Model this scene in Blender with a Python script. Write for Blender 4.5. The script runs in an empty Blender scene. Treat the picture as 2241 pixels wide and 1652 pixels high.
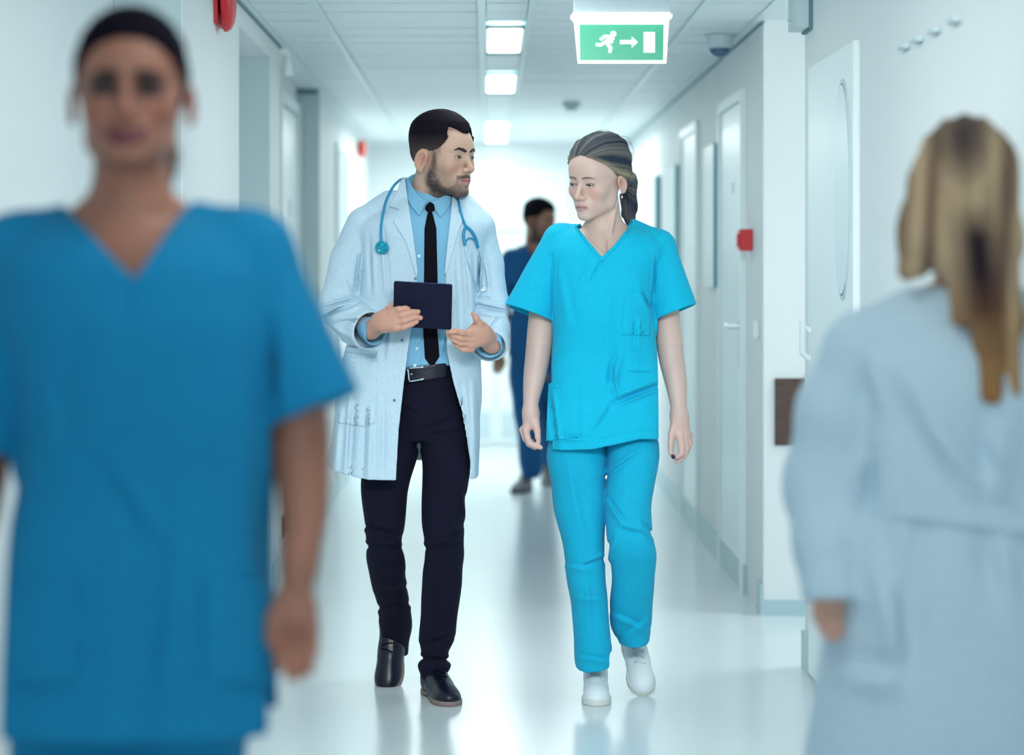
import bpy, bmesh, math, random
import numpy as np
from mathutils import Vector, Matrix, Euler
random.seed(4)
S = bpy.context.scene
COL = S.collection
# ---------------------------------------------------------------- camera, world, lights, exposure
CH = 1.33                      # camera height
FPX, VX, VY = 5291.0, 1062.0, 590.0
cam = bpy.data.cameras.new('camera'); camo = bpy.data.objects.new('camera', cam); COL.objects.link(camo)
camo.location = (0, 0, CH); camo.rotation_euler = (math.pi/2, 0, 0)
cam.sensor_width = 36; cam.lens = FPX/2241*36
cam.shift_x = (1120.5-VX)/2241; cam.shift_y = -(826-VY)/2241
cam.dof.use_dof = True; cam.dof.focus_distance = 7.36; cam.dof.aperture_fstop = 1.9; cam.dof.aperture_blades = 0
cam.clip_start = .05; S.camera = camo
S.view_settings.view_transform = 'Standard'; S.view_settings.look = 'None'
S.view_settings.gamma = 1; S.view_settings.use_curve_mapping = False
S.view_settings.exposure = -0.12
W = bpy.data.worlds.new('world'); S.world = W; W.use_nodes = True
W.node_tree.nodes['Background'].inputs[0].default_value = (.80, .93, 1.0, 1)
W.node_tree.nodes['Background'].inputs[1].default_value = .8
S.cycles.max_bounces = 10; S.cycles.diffuse_bounces = 6; S.cycles.glossy_bounces = 4
S.cycles.sample_clamp_indirect = 6
def area(name, loc, rot, sx, sy, power, color=(.93, 1, .995)):
    l = bpy.data.lights.new(name, 'AREA'); l.shape = 'RECTANGLE'; l.size = sx; l.size_y = sy; l.energy = power; l.color = color
    o = bpy.data.objects.new(name, l); COL.objects.link(o); o.location = loc; o.rotation_euler = rot; return o
H = math.pi/2
OVER = area('overhead_fill', (.1, 4.0, 2.2), (math.radians(66), 0, 0), 1.3, .5, 24, (.97, 1, 1)); OVER.data.spread = math.radians(85)  # added fill tilted at the walkers, not a fixture of the corridor
KEY = area('front_fill', (.1, -2.8, 1.5), (H, 0, 0), 1.8, 1.4, 26)             # added fill behind the camera for the front light, no real window
SIDE = area('side_corridor_light', (2.6, 8.7, 2.2), (0, math.radians(35), 0), .9, 1.1, 38)
FAR = area('far_end_fill', (.1, 16.3, 2.22), (0, 0, 0), 1.6, 2.6, 50, (.95, 1, .98))  # extra unseen light, added to brighten the far end
LAMP = 12.5

# ---------------------------------------------------------------- materials
def lin(c):
    return tuple(((v/255)/12.92 if v/255 <= .04045 else ((v/255+.055)/1.055)**2.4) for v in c)
def mat(name, rgb=None, rough=.6, metal=0, spec=.5, bump=None, vcol=False, emit=None, sss=0, sheen=0, noise=None, coat=0, wave=None):
    m = bpy.data.materials.new(name); m.use_nodes = True; nt = m.node_tree; b = nt.nodes['Principled BSDF']
    c = (*(rgb or (.8, .8, .8)), 1)
    b.inputs['Base Color'].default_value = c; b.inputs['Roughness'].default_value = rough
    b.inputs['Metallic'].default_value = metal; b.inputs['Specular IOR Level'].default_value = spec
    b.inputs['Sheen Weight'].default_value = sheen; b.inputs['Coat Weight'].default_value = coat
    if sss:
        b.inputs['Subsurface Weight'].default_value = sss; b.inputs['Subsurface Radius'].default_value = (.012, .005, .003)
        b.inputs['Subsurface Scale'].default_value = 1
    tc = nt.nodes.new('ShaderNodeTexCoord')
    if vcol:
        a = nt.nodes.new('ShaderNodeAttribute'); a.attribute_name = 'Col'; src = a.outputs['Color']
    else:
        r = nt.nodes.new('ShaderNodeRGB'); r.outputs[0].default_value = c; src = r.outputs[0]
    if noise:
        sc, amt, st = noise
        mp = nt.nodes.new('ShaderNodeMapping'); mp.inputs['Scale'].default_value = st
        nt.links.new(tc.outputs['Object'], mp.inputs[0])
        n = nt.nodes.new('ShaderNodeTexNoise'); n.inputs['Scale'].default_value = sc; n.inputs['Detail'].default_value = 5
        nt.links.new(mp.outputs[0], n.inputs['Vector'])
        mr = nt.nodes.new('ShaderNodeMapRange'); mr.inputs[1].default_value = .3; mr.inputs[2].default_value = .7
        mr.inputs[3].default_value = 1-amt; mr.inputs[4].default_value = 1+amt
        nt.links.new(n.outputs[0], mr.inputs[0])
        v = nt.nodes.new('ShaderNodeVectorMath'); v.operation = 'SCALE'
        nt.links.new(src, v.inputs[0]); nt.links.new(mr.outputs[0], v.inputs['Scale']); src = v.outputs[0]
    nt.links.new(src, b.inputs['Base Color'])
    if bump:
        sc, st, stretch = bump
        mp = nt.nodes.new('ShaderNodeMapping'); mp.inputs['Scale'].default_value = stretch
        nt.links.new(tc.outputs['Object'], mp.inputs[0])
        n = nt.nodes.new('ShaderNodeTexNoise'); n.inputs['Scale'].default_value = sc; n.inputs['Detail'].default_value = 4
        nt.links.new(mp.outputs[0], n.inputs['Vector'])
        bp = nt.nodes.new('ShaderNodeBump'); bp.inputs['Strength'].default_value = st; bp.inputs['Distance'].default_value = .01
        nt.links.new(n.outputs[0], bp.inputs['Height']); nt.links.new(bp.outputs[0], b.inputs['Normal'])
    if emit:
        b.inputs['Emission Color'].default_value = (*emit[0], 1); b.inputs['Emission Strength'].default_value = emit[1]
    return m
M = {}
M['wall'] = mat('wall_paint', (.755, .80, .81), .55, bump=(220, .06, (1, 1, 1)), noise=(1.1, .02, (1, 1, 1)))
M['reveal'] = mat('shaded_wall_paint', (.50, .62, .65), .6, bump=(220, .06, (1, 1, 1)))  # darker wall tone, the shade on the reveals is put into the colour
M['panel'] = mat('ceiling_metal_panel', (.80, .86, .885), .42, noise=(3, .02, (1, 1, 1)))
M['rail'] = mat('ceiling_rail_metal', (.72, .84, .86), .35)
M['dark_gap'] = mat('recessed_joint', (.14, .25, .29), .8)
M['floor'] = mat('vinyl_floor', (.69, .765, .79), .2, spec=.6, bump=(5, .035, (1, .25, 1)), noise=(1.5, .03, (1, .5, 1)))
M['skirt'] = mat('baseboard_vinyl', (.42, .57, .62), .4)
M['white'] = mat('white_lacquer', (.80, .88, .89), .35)
M['greywhite'] = mat('grey_lacquer', (.55, .66, .70), .4)
M['lamp'] = mat('lamp_diffuser', (1, 1, 1), .5, emit=((.92, 1, .985), LAMP))
M['glow'] = mat('sign_lamp', (1, 1, 1), .5, emit=((.93, 1, .97), 2.6))
M['sign_green'] = mat('sign_green', (.02, .36, .2), .3, emit=((.015, .28, .17), .5))
M['sign_white'] = mat('sign_white', (.85, .95, .9), .3, emit=((.85, 1, .93), .45))
M['glass'] = mat('door_glass', (.68, .80, .84), .32, spec=.7)
M['teal'] = mat('teal_edge', (.03, .30, .36), .3)
M['red'] = mat('red_plastic', (.62, .010, .018), .4, noise=(8, .1, (1, 1, 1)))
M['red_alarm'] = mat('orange_red_plastic', (.75, .06, .03), .35)
M['black'] = mat('black_plastic', (.012, .008, .015), .4)
M['dome'] = mat('tinted_dome', (.02, .10, .2), .08, spec=.8, coat=.6)
M['steel'] = mat('brushed_steel', (.55, .62, .66), .3, metal=1)
M['chrome'] = mat('chrome', (.8, .88, .92), .12, metal=1)
M['wood'] = mat('dark_wood', (.085, .045, .035), .45, noise=(9, .45, (1.5, 1, 18)), bump=(9, .15, (1.5, 1, 18)))
M['skin'] = mat('skin', None, .48, vcol=True, sss=.12, bump=(260, .05, (1, 1, 1)))
M['hair'] = mat('hair', None, .7, vcol=True, spec=.03)
M['brow'] = mat('eyebrow_hair', (.03, .015, .012), .7)
M['eye'] = mat('eye', None, .12, vcol=True)
def cloth(name, rgb, b=.5, rough=.85, sheen=.04):
    return mat(name, rgb, rough, spec=.25, sheen=sheen, bump=(14, b, (1, 1, .6)), noise=(120, .05, (1, 1, 1)))
M['coat'] = cloth('white_coat_cotton', (.50, .66, .77), .35)
M['coat2'] = cloth('white_coat_cotton_far', (.60, .75, .86), .3)
M['shirt'] = cloth('blue_shirt_cotton', (.20, .46, .66), .35)
M['tie'] = mat('black_tie_silk', (.004, .003, .008), .75, spec=.08, noise=(300, .3, (1, 1, 1)))
M['trousers'] = cloth('navy_wool', (.003, .003, .016), .4, .9, 0)
M['cyan'] = cloth('cyan_scrubs', (.002, .47, .70), .3)
M['cyan_dark'] = cloth('cyan_trousers', (.004, .41, .64), .3)
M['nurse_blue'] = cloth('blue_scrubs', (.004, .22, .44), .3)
M['bg_blue'] = cloth('dark_blue_scrubs', (.006, .085, .24), .3)
M['leather'] = mat('black_leather', (.005, .006, .018), .32, spec=.38, bump=(60, .08, (1, 1, 1)))
M['sole'] = mat('grey_brown_sole', (.22, .17, .15), .7)
M['sneaker'] = mat('white_leather', (.74, .82, .86), .5, bump=(60, .06, (1, 1, 1)))
M['sneaker_sole'] = mat('rubber_sole', (.66, .70, .66), .6)
M['tube'] = mat('blue_rubber_tube', (.01, .25, .45), .35)
M['chest'] = mat('blue_anodised', (.02, .38, .52), .18, metal=.6)
M['tablet'] = mat('dark_navy_cover', (.005, .006, .026), .6, spec=.18, bump=(200, .1, (1, 1, 1)))
M['tablet_edge'] = mat('tablet_edge', (.05, .06, .16), .25)
M['pearl'] = mat('pearl', (.85, .85, .82), .2)
M['button'] = mat('snap_button', (.12, .16, .35), .3)
M['wbutton'] = mat('white_button', (.7, .85, .92), .3)

# ---------------------------------------------------------------- object helpers
def tag(o, label=None, cat=None, group=None, kind=None):
    if label: o['label'] = label
    if cat: o['category'] = cat
    if group: o['group'] = group
    if kind: o['kind'] = kind
    return o
ORI = {}
def link(name, me, m=None, parent=None, origin=None, smooth=False):
    """me in world coordinates; shifted to the root's origin"""
    o = bpy.data.objects.new(name, me); COL.objects.link(o)
    if parent is not None:
        o.parent = parent; org = ORI.get(parent.name, Vector((0, 0, 0))); ORI[o.name] = org
    else:
        org = Vector(origin) if origin is not None else Vector((0, 0, 0)); o.location = org; ORI[o.name] = org
    me.transform(Matrix.Translation(-org))
    if m is not None and not me.materials: me.materials.append(m)
    if smooth: me.polygons.foreach_set('use_smooth', [True]*len(me.polygons))
    return o
def empty(name, loc, label, cat, group=None):
    o = bpy.data.objects.new(name, None); COL.objects.link(o); o.location = loc; o.empty_display_size = .1
    ORI[o.name] = Vector(loc); tag(o, label, cat, group); return o
def bmo(name, bm, m, parent=None, origin=None, smooth=False):
    bmesh.ops.recalc_face_normals(bm, faces=bm.faces)
    me = bpy.data.meshes.new(name); bm.to_mesh(me); bm.free()
    return link(name, me, m, parent, origin, smooth)
def bbox(bm, x0, x1, y0, y1, z0, z1, bev=0, rot=None):
    r = bmesh.ops.create_cube(bm, size=1); vs = r['verts']
    bmesh.ops.scale(bm, vec=(x1-x0, y1-y0, z1-z0), verts=vs)
    if bev: 
        es = list({e for v in vs for e in v.link_edges})
        rr = bmesh.ops.bevel(bm, geom=es, offset=bev, segments=2, affect='EDGES'); vs = list({v for f in rr['faces'] for v in f.verts} | {v for v in vs if v.is_valid})
    if rot is not None: bmesh.ops.rotate(bm, cent=(0, 0, 0), matrix=rot, verts=vs)
    bmesh.ops.translate(bm, vec=((x0+x1)/2, (y0+y1)/2, (z0+z1)/2), verts=vs)
def box(name, x0, x1, y0, y1, z0, z1, m, parent=None, bev=0, origin=None):
    bm = bmesh.new(); bbox(bm, x0, x1, y0, y1, z0, z1, bev); return bmo(name, bm, m, parent, origin)
def tube(bm, pts, rad, n=10, cap=True):
    pts = [Vector(p) for p in pts]; rad = rad if hasattr(rad, '__len__') else [rad]*len(pts)
    rings = []; up = Vector((0, 0, 1)); prev = None
    for i, p in enumerate(pts):
        t = (pts[min(i+1, len(pts)-1)]-pts[max(i-1, 0)]).normalized()
        if prev is None: a = t.orthogonal().normalized()
        else: a = (prev-t*prev.dot(t)).normalized()
        prev = a; b = t.cross(a)
        rings.append([bm.verts.new(p+(a*math.cos(2*math.pi*k/n)+b*math.sin(2*math.pi*k/n))*rad[i]) for k in range(n)])
    for r, q in zip(rings, rings[1:]):
        for k in range(n): bm.faces.new((r[k], r[(k+1) % n], q[(k+1) % n], q[k]))
    if cap: bm.faces.new(rings[0][::-1]); bm.faces.new(rings[-1])
def curve_pts(pts, n=8):
    P = [np.array(p, float) for p in pts]; out = []
    for i in range(len(P)-1):
        a, b, c, d = P[max(i-1, 0)], P[i], P[i+1], P[min(i+2, len(P)-1)]
        for k in range(n):
            t = k/n
            out.append(.5*((2*b)+(-a+c)*t+(2*a-5*b+4*c-d)*t*t+(-a+3*b-3*c+d)*t**3))
    out.append(P[-1]); return out
def lathe(bm, prof, c, axis='Z', n=28):
    rings = []
    for r, h in prof:
        ring = []
        for k in range(n):
            a = 2*math.pi*k/n; u, v = r*math.cos(a), r*math.sin(a)
            p = {'Z': (u, v, h), 'X': (h, u, v), 'Y': (u, h, v)}[axis]
            ring.append(bm.verts.new(Vector(c)+Vector(p)))
        rings.append(ring)
    for r, q in zip(rings, rings[1:]):
        for k in range(n): bm.faces.new((r[k], r[(k+1) % n], q[(k+1) % n], q[k]))
    bm.faces.new(rings[0]); bm.faces.new(rings[-1][::-1])
def prism(bm, pts, y0, y1):
    """polygon in x-z, extruded along y"""
    a = [bm.verts.new((x, y0, z)) for x, z in pts]; b = [bm.verts.new((x, y1, z)) for x, z in pts]
    bm.faces.new(a); bm.faces.new(b[::-1]); n = len(pts)
    for i in range(n): bm.faces.new((a[i], b[i], b[(i+1) % n], a[(i+1) % n]))
def at(px, py, Y):
    return np.array([(px-VX)*Y/FPX, Y, CH-(py-VY)*Y/FPX])

# ================================================================= THE SETTING
WL, WR, CZ = -.88, 1.07, 2.29
YE = 18.3
def struct(name, boxes, m, bev=0):
    bm = bmesh.new()
    for b in boxes: bbox(bm, *b)
    o = bmo(name, bm, m); tag(o, kind='structure'); return o
struct('floor', [(-1.6, 5, -3, 19, -.06, 0)], M['floor'])
# left wall with its three recesses, as seen: near alcove (to y 7.03), recess 8.64-9.91, recess 10.35-12.86
wl = struct('wall_left', [(-1.3, -1.08, -3, 7.03, 0, 2.6), (-1.3, WL, 7.03, 8.64, 0, 2.6), (-1.3, -1.02, 8.64, 9.91, 0, 2.6),
                     (-1.3, WL, 9.91, 10.35, 0, 2.6), (-1.3, -1.0, 10.35, 12.86, 0, 2.6), (-1.3, WL, 12.86, YE, 0, 2.6)], M['wall'])
box('lintel', -1.02, WL, 8.64, 9.91, 2.2, 2.6, M['wall'], wl)
bm = bmesh.new(); bbox(bm, -1.019, WL-.004, 9.904, 9.912, 0, 2.2); bbox(bm, -1.079, WL-.004, 7.024, 7.034, 0, 2.59); bbox(bm, -.999, WL-.004, 12.852, 12.862, 0, 2.262)
bmo('reveal', bm, M['reveal'], wl)  # thin darker sheets that carry the shade of the recess reveals
wr = struct('wall_right', [(WR, 1.35, -3, 8.09, 0, 2.6), (WR, 1.5, 9.3, YE, 0, 2.6)], M['wall'])
struct('wall_side_corridor', [(1.35, 5, 7.9, 8.09, 0, 2.6), (1.5, 5, 9.3, 9.5, 0, 2.6), (5, 5.1, 7.9, 9.5, 0, 2.6)], M['wall'])
we = struct('wall_back', [(-1.3, 1.5, YE, YE+.2, 0, 2.6)], M['wall'])
# baseboards
struct('baseboard_left', [(WL, WL+.012, 7.03, 8.64, 0, .12), (WL, WL+.012, 9.91, 10.35, 0, .12), (WL, WL+.012, 12.86, YE, 0, .12), (-1.0, -.988, 10.35, 12.86, 0, .12), (-1.08, -1.068, -3, 7.02, 0, .12)], M['skirt'])
struct('baseboard_right', [(WR-.012, WR, -3, 8.10, 0, .125), (WR-.012, WR, 9.86, YE, 0, .12), (WR-.012, WR, 9.29, 9.44, 0, .12), (WR-.012, 1.5, 9.288, 9.3, 0, .06), (WR, 1.35, 8.09, 8.102, 0, .12)], M['skirt'])
struct('baseboard_back', [(-.88, -.46, YE-.014, YE, 0, .12), (.62, 1.07, YE-.014, YE, 0, .12)], M['skirt'])
# ceiling: slab above, then single metal panels and rails
ceil = struct('ceiling', [(-1.3, 5, -3, YE+.2, 2.40, 2.5)], M['wall'])
struct('trim_1', [(-.885, -.85, 6.9, 10.35, CZ-.004, CZ+.03), (-.885, -.85, 12.86, YE, CZ-.004, CZ+.03)], M['rail'])
struct('trim_2', [(1.03, 1.075, 6.9, 8.09, CZ-.004, CZ+.03), (1.03, 1.075, 8.09, YE, CZ-.004, CZ+.03)], M['rail'])
struct('trim_3', [(-.885, -.872, 6.9, 10.35, CZ-.014, CZ-.003), (1.064, 1.074, 9.3, YE, CZ-.012, CZ-.003), (-1.0, -.89, 12.84, 12.856, CZ-.028, CZ+.02)], M['dark_gap'])
rail = bmesh.new()
for x0, x1 in ((-.635, -.603), (-.03, .002), (.158, .186), (.782, .810)): bbox(rail, x0, x1, -3, YE, CZ-.006, CZ+.02)
bmo('rail', rail, M['rail'], ceil)
cols = [(-.85, -.635), (-.603, -.03), (.186, .782), (.810, 1.03)]
bm = bmesh.new(); bbox(bm, -1.0, -.85, 10.35, 12.86, CZ, CZ+.02); bmo('ceiling_panel', bm, M['panel'], ceil)
bm = bmesh.new(); bbox(bm, 1.07, 5, 8.09, 9.3, CZ+.002, CZ+.02); bmo('ceiling_panel', bm, M['panel'], ceil)
bm = bmesh.new(); bbox(bm, -1.1, 1.1, -3, 7.2, CZ, CZ+.02); bmo('ceiling_panel', bm, M['panel'], ceil)
bm = bmesh.new(); bbox(bm, -1.3, 5, -3, YE, CZ+.03, CZ+.034); bmo('joint_backing', bm, M['dark_gap'], ceil)
lampY = [(9.64, 10.69), (12.0, 13.1), (15.9, 17.0), (17.3, 18.1)]
def pan(x0, x1, d):
    bm = bmesh.new()
    bbox(bm, x0+.002, x1-.002, .012, d-.012, 0, .02, .001)
    me = bpy.data.meshes.new('ceiling_panel'); bm.to_mesh(me); bm.free(); me.materials.append(M['panel']); return me
STEP = .305
mc = [pan(a, b, STEP) for a, b in cols]; mstrip = pan(.002, .158, STEP); mstrip.materials[0] = M['white']
y = 7.2; k = 0
while y < YE-.05:
    for me in mc+[mstrip]:
        if me is mstrip and any(y+STEP > a-.01 and y < b+.01 for a, b in lampY): continue
        o = bpy.data.objects.new('ceiling_panel', me); COL.objects.link(o); o.parent = ceil
        o.location = (0, y, CZ+random.uniform(0, .0025))
    y += STEP
# lamps set into the strip
for i, (a, b) in enumerate(lampY+[(4.9, 6.0), (2.5, 3.6), (.1, 1.2), (-2.2, -1.1), (7.2, 8.3)]):
    seen = i < 4
    lab = ['lit rectangular ceiling lamp in the strip, nearest and largest one', 'lit ceiling lamp in the strip, second from the near end',
           'lit ceiling lamp in the strip, third one, further down the corridor', 'farthest lit ceiling lamp in the strip, by the end wall',
           'ceiling lamp over the woman in blue scrubs in front', 'ceiling lamp just before the front people',
           'ceiling lamp above the camera', 'ceiling lamp behind the camera', 'ceiling lamp right above the walking pair'][i]
    L = empty('ceiling_lamp', (.08, a, CZ-.01), lab, 'lamp', 'lamps in the ceiling strip')
    lo, hi = (.004, .156) if seen else (-.02, .18)
    zz = CZ+.006 if seen else CZ-.02
    box('diffuser', lo+.006, hi-.006, a+.01, b-.01, zz-.003, zz+.006, M['lamp'], L)
    bm = bmesh.new()
    for q in ((lo, lo+.008, a, b), (hi-.008, hi, a, b), (lo, hi, a, a+.012), (lo, hi, b-.012, b)): bbox(bm, *q, zz-.006, zz+.01)
    bmo('lamp_frame', bm, M['rail'], L)

# doors and panels on the walls
def wall_door(n, side, y0, y1, z1, lab=None, glass=None, handle=None):
    X = WR if side > 0 else WL
    s = -side
    bm = bmesh.new()
    f = .045
    x0, x1 = sorted((X, X+s*.022))
    bbox(bm, x0, x1, y0-f, y0, 0, z1+f); bbox(bm, x0, x1, y1, y1+f, 0, z1+f); bbox(bm, x0, x1, y0, y1, z1, z1+f)
    fr = bmo('door_'+str(n), bm, M['white']); tag(fr, kind='structure')
    x0, x1 = sorted((X, X+s*.010)); box('door_leaf', x0, x1, y0+.004, y1-.004, .01, z1-.004, M['white'], fr)
    if glass:
        x0, x1 = sorted((X+s*.009, X+s*.013)); box('door_pane', x0, x1, *glass, M['glass'], fr)
    if handle:
        hy, hz, d = handle
        bm = bmesh.new(); tube(bm, [(X+s*.01, hy, hz), (X+s*.055, hy, hz), (X+s*.06, hy+d*.12, hz)], .009)
        bbox(bm, *sorted((X+s*.010, X+s*.016)), hy-.02, hy+.02, hz-.17, hz+.03, .002)
        bmo('door_handle', bm, M['steel'], fr, smooth=False)
    return fr
wall_door(1, 1, 9.98, 10.88, 2.03, glass=(10.06, 10.8, .15, 1.95), handle=(10.07, 1.095, 1))
box('door_sign', 1.054, 1.060, 10.28, 10.36, 1.655, 1.70, M['greywhite'], bpy.data.objects['door_1'])
wall_door(2, 1, 12.1, 13.0, 2.03)
wall_door(3, 1, 16.0, 16.9, 2.03)
wall_door(4, -1, 14.2, 15.1, 2.03, glass=(14.3, 14.99, .9, 1.95))
wall_door(5, -1, 16.1, 16.95, 2.03)
# bright door in the left recess
bm = bmesh.new(); 
for q in ((-1.0, -.975, 11.62, 11.66, 0, 2.2), (-1.0, -.975, 12.78, 12.84, 0, 2.2), (-1.0, -.975, 11.66, 12.78, 2.14, 2.2)): bbox(bm, *q)
d6 = bmo('door_6', bm, M['white']); tag(d6, kind='structure')
box('door_leaf', -1.0, -.988, 11.67, 12.77, .01, 2.13, M['white'], d6); box('door_pane', -.989, -.984, 11.75, 12.68, .3, 2.10, M['white'], d6)
box('door_sign', -.986, -.980, 12.1, 12.2, 1.60, 1.68, M['greywhite'], d6)
# end wall: double door, transom line
bm = bmesh.new()
for q in ((-.46, -.40, 0, 2.08), (.56, .62, 0, 2.08), (-.40, .56, 2.02, 2.08)): bbox(bm, q[0], q[1], YE-.03, YE, q[2], q[3])
d7 = bmo('door_7', bm, M['white']); tag(d7, kind='structure')
for a, b in ((-.395, .075), (.085, .555)):
    box('door_leaf', a, b, YE-.018, YE-.002, .02, 2.015, M['white'], d7)
    box('kick_plate', a+.03, b-.03, YE-.021, YE-.017, .05, .26, M['greywhite'], d7)
bm = bmesh.new(); tube(bm, [(.08, YE-.06, 1.63), (.27, YE-.06, 1.63)], .012); bbox(bm, .085, .105, YE-.06, YE-.018, 1.62, 1.64); bbox(bm, .25, .27, YE-.06, YE-.018, 1.62, 1.64)
bmo('push_bar', bm, M['greywhite'], d7)
# near right door with an oval pane, proud of the wall
bm = bmesh.new(); bbox(bm, WR-.020, WR, 6.90, 7.86, .02, 1.985, .003)
d8 = bmo('door_8', bm, M['white']); tag(d8, kind='structure')
def oval(name, yc, zc, ry, rz, x0, x1, m, par):
    bm = bmesh.new(); n = 56
    a = [bm.verts.new((x0, yc+ry*math.cos(2*math.pi*k/n), zc+rz*math.sin(2*math.pi*k/n))) for k in range(n)]
    b = [bm.verts.new((x1, v.co.y, v.co.z)) for v in a]
    bm.faces.new(a); bm.faces.new(b[::-1])
    for k in range(n): bm.faces.new((a[k], b[k], b[(k+1) % n], a[(k+1) % n]))
    return bmo(name, bm, m, par)
oval('pane_rim', 7.10, 1.565, .150, .325, WR-.020, WR-.0235, M['greywhite'], d8)
oval('pane_gasket', 7.10, 1.565, .138, .312, WR-.020, WR-.0245, M['dark_gap'], d8)
oval('door_pane', 7.095, 1.565, .134, .308, WR-.020, WR-.026, M['glass'], d8)
bm = bmesh.new(); tube(bm, [(WR-.02, 7.80, 1.13), (WR-.045, 7.80, 1.16), (WR-.045, 7.80, 1.06), (WR-.02, 7.80, 1.04)], .012, 10)
bmo('door_handle', bm, M['white'], d8)
bm = bmesh.new(); bbox(bm, WR-.002, WR+.0, 8.072, 8.094, 0, 2.29); 

# boards on the right wall
labs = ['white wall board with a teal near edge, nearest of the boards on the right wall', 'white board with a teal edge, middle one on the right wall', 'small-looking white board farthest down the right wall']
for (y0, y1, z0, z1), lb in zip([(10.98, 11.5, 1.25, 1.905), (13.2, 13.9, 1.25, 1.905), (14.75, 15.3, 1.22, 1.905)], labs):
    b = empty('wall_board', (WR, y0, z0), lb, 'board', 'boards on the right wall')
    box('board_face', WR-.032, WR-.001, y0+.002, y1, z0, z1, M['white'], b, .003)
    box('board_edge', WR-.034, WR-.001, y0-.008, y0+.002, z0, z1, M['teal'], b)
# wooden bumper plate
p = box('bumper_plate', 1.113, 1.50, 9.288, 9.3, .655, .912, M['wood'], bev=.002, origin=(1.3, 9.29, .655)); tag(p, 'dark wood wall protection plate on the bright white corner face', 'plate')
# red call box
c = empty('fire_call_point', (WR, 9.66, 1.41), 'square red fire call point on the right wall beside the handled door', 'call point')
box('housing', WR-.052, WR-.001, 9.66, 9.75, 1.405, 1.492, M['red'], c, .004)
box('press_plate', WR-.060, WR-.052, 9.675, 9.735, 1.42, 1.475, M['red'], c, .002)
# light switch
c = box('wall_switch', WR-.018, WR-.001, 9.44, 9.50, 1.06, 1.13, M['white'], bev=.005, origin=(WR, 9.47, 1.06)); tag(c, 'small white rounded wall switch on the right wall below the red call point', 'switch')
# red alarm bells
def bell(x, y, z, r, lab, m):
    b = empty('alarm_bell', (x, y, z), lab, 'alarm bell')
    bm = bmesh.new(); bbox(bm, x, x+.012, y-r*.8, y+r*.8, z-r*.85, z+r*.85, .003); bmo('back_plate', bm, m, b)
    bm = bmesh.new(); lathe(bm, [(r*.55, .012), (r*.55, .026)], (x, y, z), 'X'); bmo('gap_ring', bm, M['black'], b, smooth=True)
    bm = bmesh.new(); lathe(bm, [(r, .024), (r*1.0, .034), (r*.93, .046), (r*.78, .055), (r*.4, .060), (r*.02, .061)], (x, y, z), 'X', 36); bmo('gong', bm, m, b, smooth=True)
    return b
bell(WL, 7.93, 2.235, .125, 'round red alarm bell high on the left wall above the doctor', M['red'])
bell(WL, 16.6, 2.16, .065, 'tiny orange-red alarm bell far down the left wall', M['red_alarm'])
# detector on the left recess corner
b = empty('motion_sensor', (-.845, 10.38, 2.17), 'small white cone-shaped sensor at the left wall corner just under the ceiling', 'sensor')
bm = bmesh.new(); lathe(bm, [(.010, .095), (.016, .08), (.020, .03), (.022, 0), (.014, -.005)], (-.848, 10.38, 2.165), 'Z', 20); bmo('sensor_body', bm, M['white'], b, smooth=True)
box('bracket', -.88, -.84, 10.365, 10.395, 2.25, 2.28, M['white'], b)
# row of little fittings high on the near right wall
for k, yy in enumerate((6.13, 5.94, 5.72, 5.48)):
    h = box('wall_hook', 1.050, 1.0695, yy-.045, yy+.045, 1.888, 1.900, M['greywhite'], bev=.003, origin=(1.07, yy, 1.89))
    tag(h, ['small grey hook nearest the oval-window door, leftmost of the row on the right wall', 'small grey hook, second from the left in the row on the right wall', 'small grey hook, third from the left in the row on the right wall', 'small grey hook, rightmost of the blurred row high on the right wall'][k], 'hook', 'hooks in a row on the near right wall')
# dome camera
b = empty('dome_camera', (.96, 9.9, CZ), 'dome security camera with dark blue glass under the ceiling at right', 'security camera')
bm = bmesh.new(); lathe(bm, [(.064, 0), (.0635, -.004), (.058, -.012), (.056, -.045), (.053, -.052), (.046, -.054)], (.96, 9.9, CZ-.001), 'Z', 36); bmo('housing', bm, M['greywhite'], b, smooth=True)
bm = bmesh.new(); lathe(bm, [(.046, -.052)]+[(.046*math.cos(a), -.054-.040*math.sin(a)) for a in np.linspace(.05, 1.5, 9)], (.96, 9.9, CZ), 'Z', 36); bmo('tinted_dome', bm, M['dome'], b, smooth=True)
# smoke detector
b = empty('smoke_detector', (.495, 13.9, CZ), 'round pale smoke detector on the ceiling above the woman with the ponytail', 'smoke detector')
bm = bmesh.new(); lathe(bm, [(.055, 0), (.052, -.014), (.042, -.018)], (.495, 13.9, CZ-.001), 'Z', 28); bmo('base', bm, M['greywhite'], b, smooth=True)
bm = bmesh.new(); lathe(bm, [(.040, -.017), (.040, -.034), (.030, -.046), (.01, -.05)], (.495, 13.9, CZ), 'Z', 28); bmo('sensor_head', bm, M['greywhite'], b, smooth=True)
# door closer box at top right
b = empty('door_closer', (1.05, 7.95, 2.12), 'grey metal box fixed high at the near right wall corner', 'door closer')
box('housing', 1.012, 1.060, 7.90, 8.08, 2.122, 2.26, M['greywhite'], b, .003)
box('back_plate', 1.058, WR+.0, 7.895, 8.085, 2.115, 2.27, M['dark_gap'], b)
bm = bmesh.new(); lathe(bm, [(.007, 0), (.007, -.012), (.003, -.014)], (1.012, 7.99, 2.15), 'X', 14); bmo('adjuster', bm, M['chrome'], b)
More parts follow.
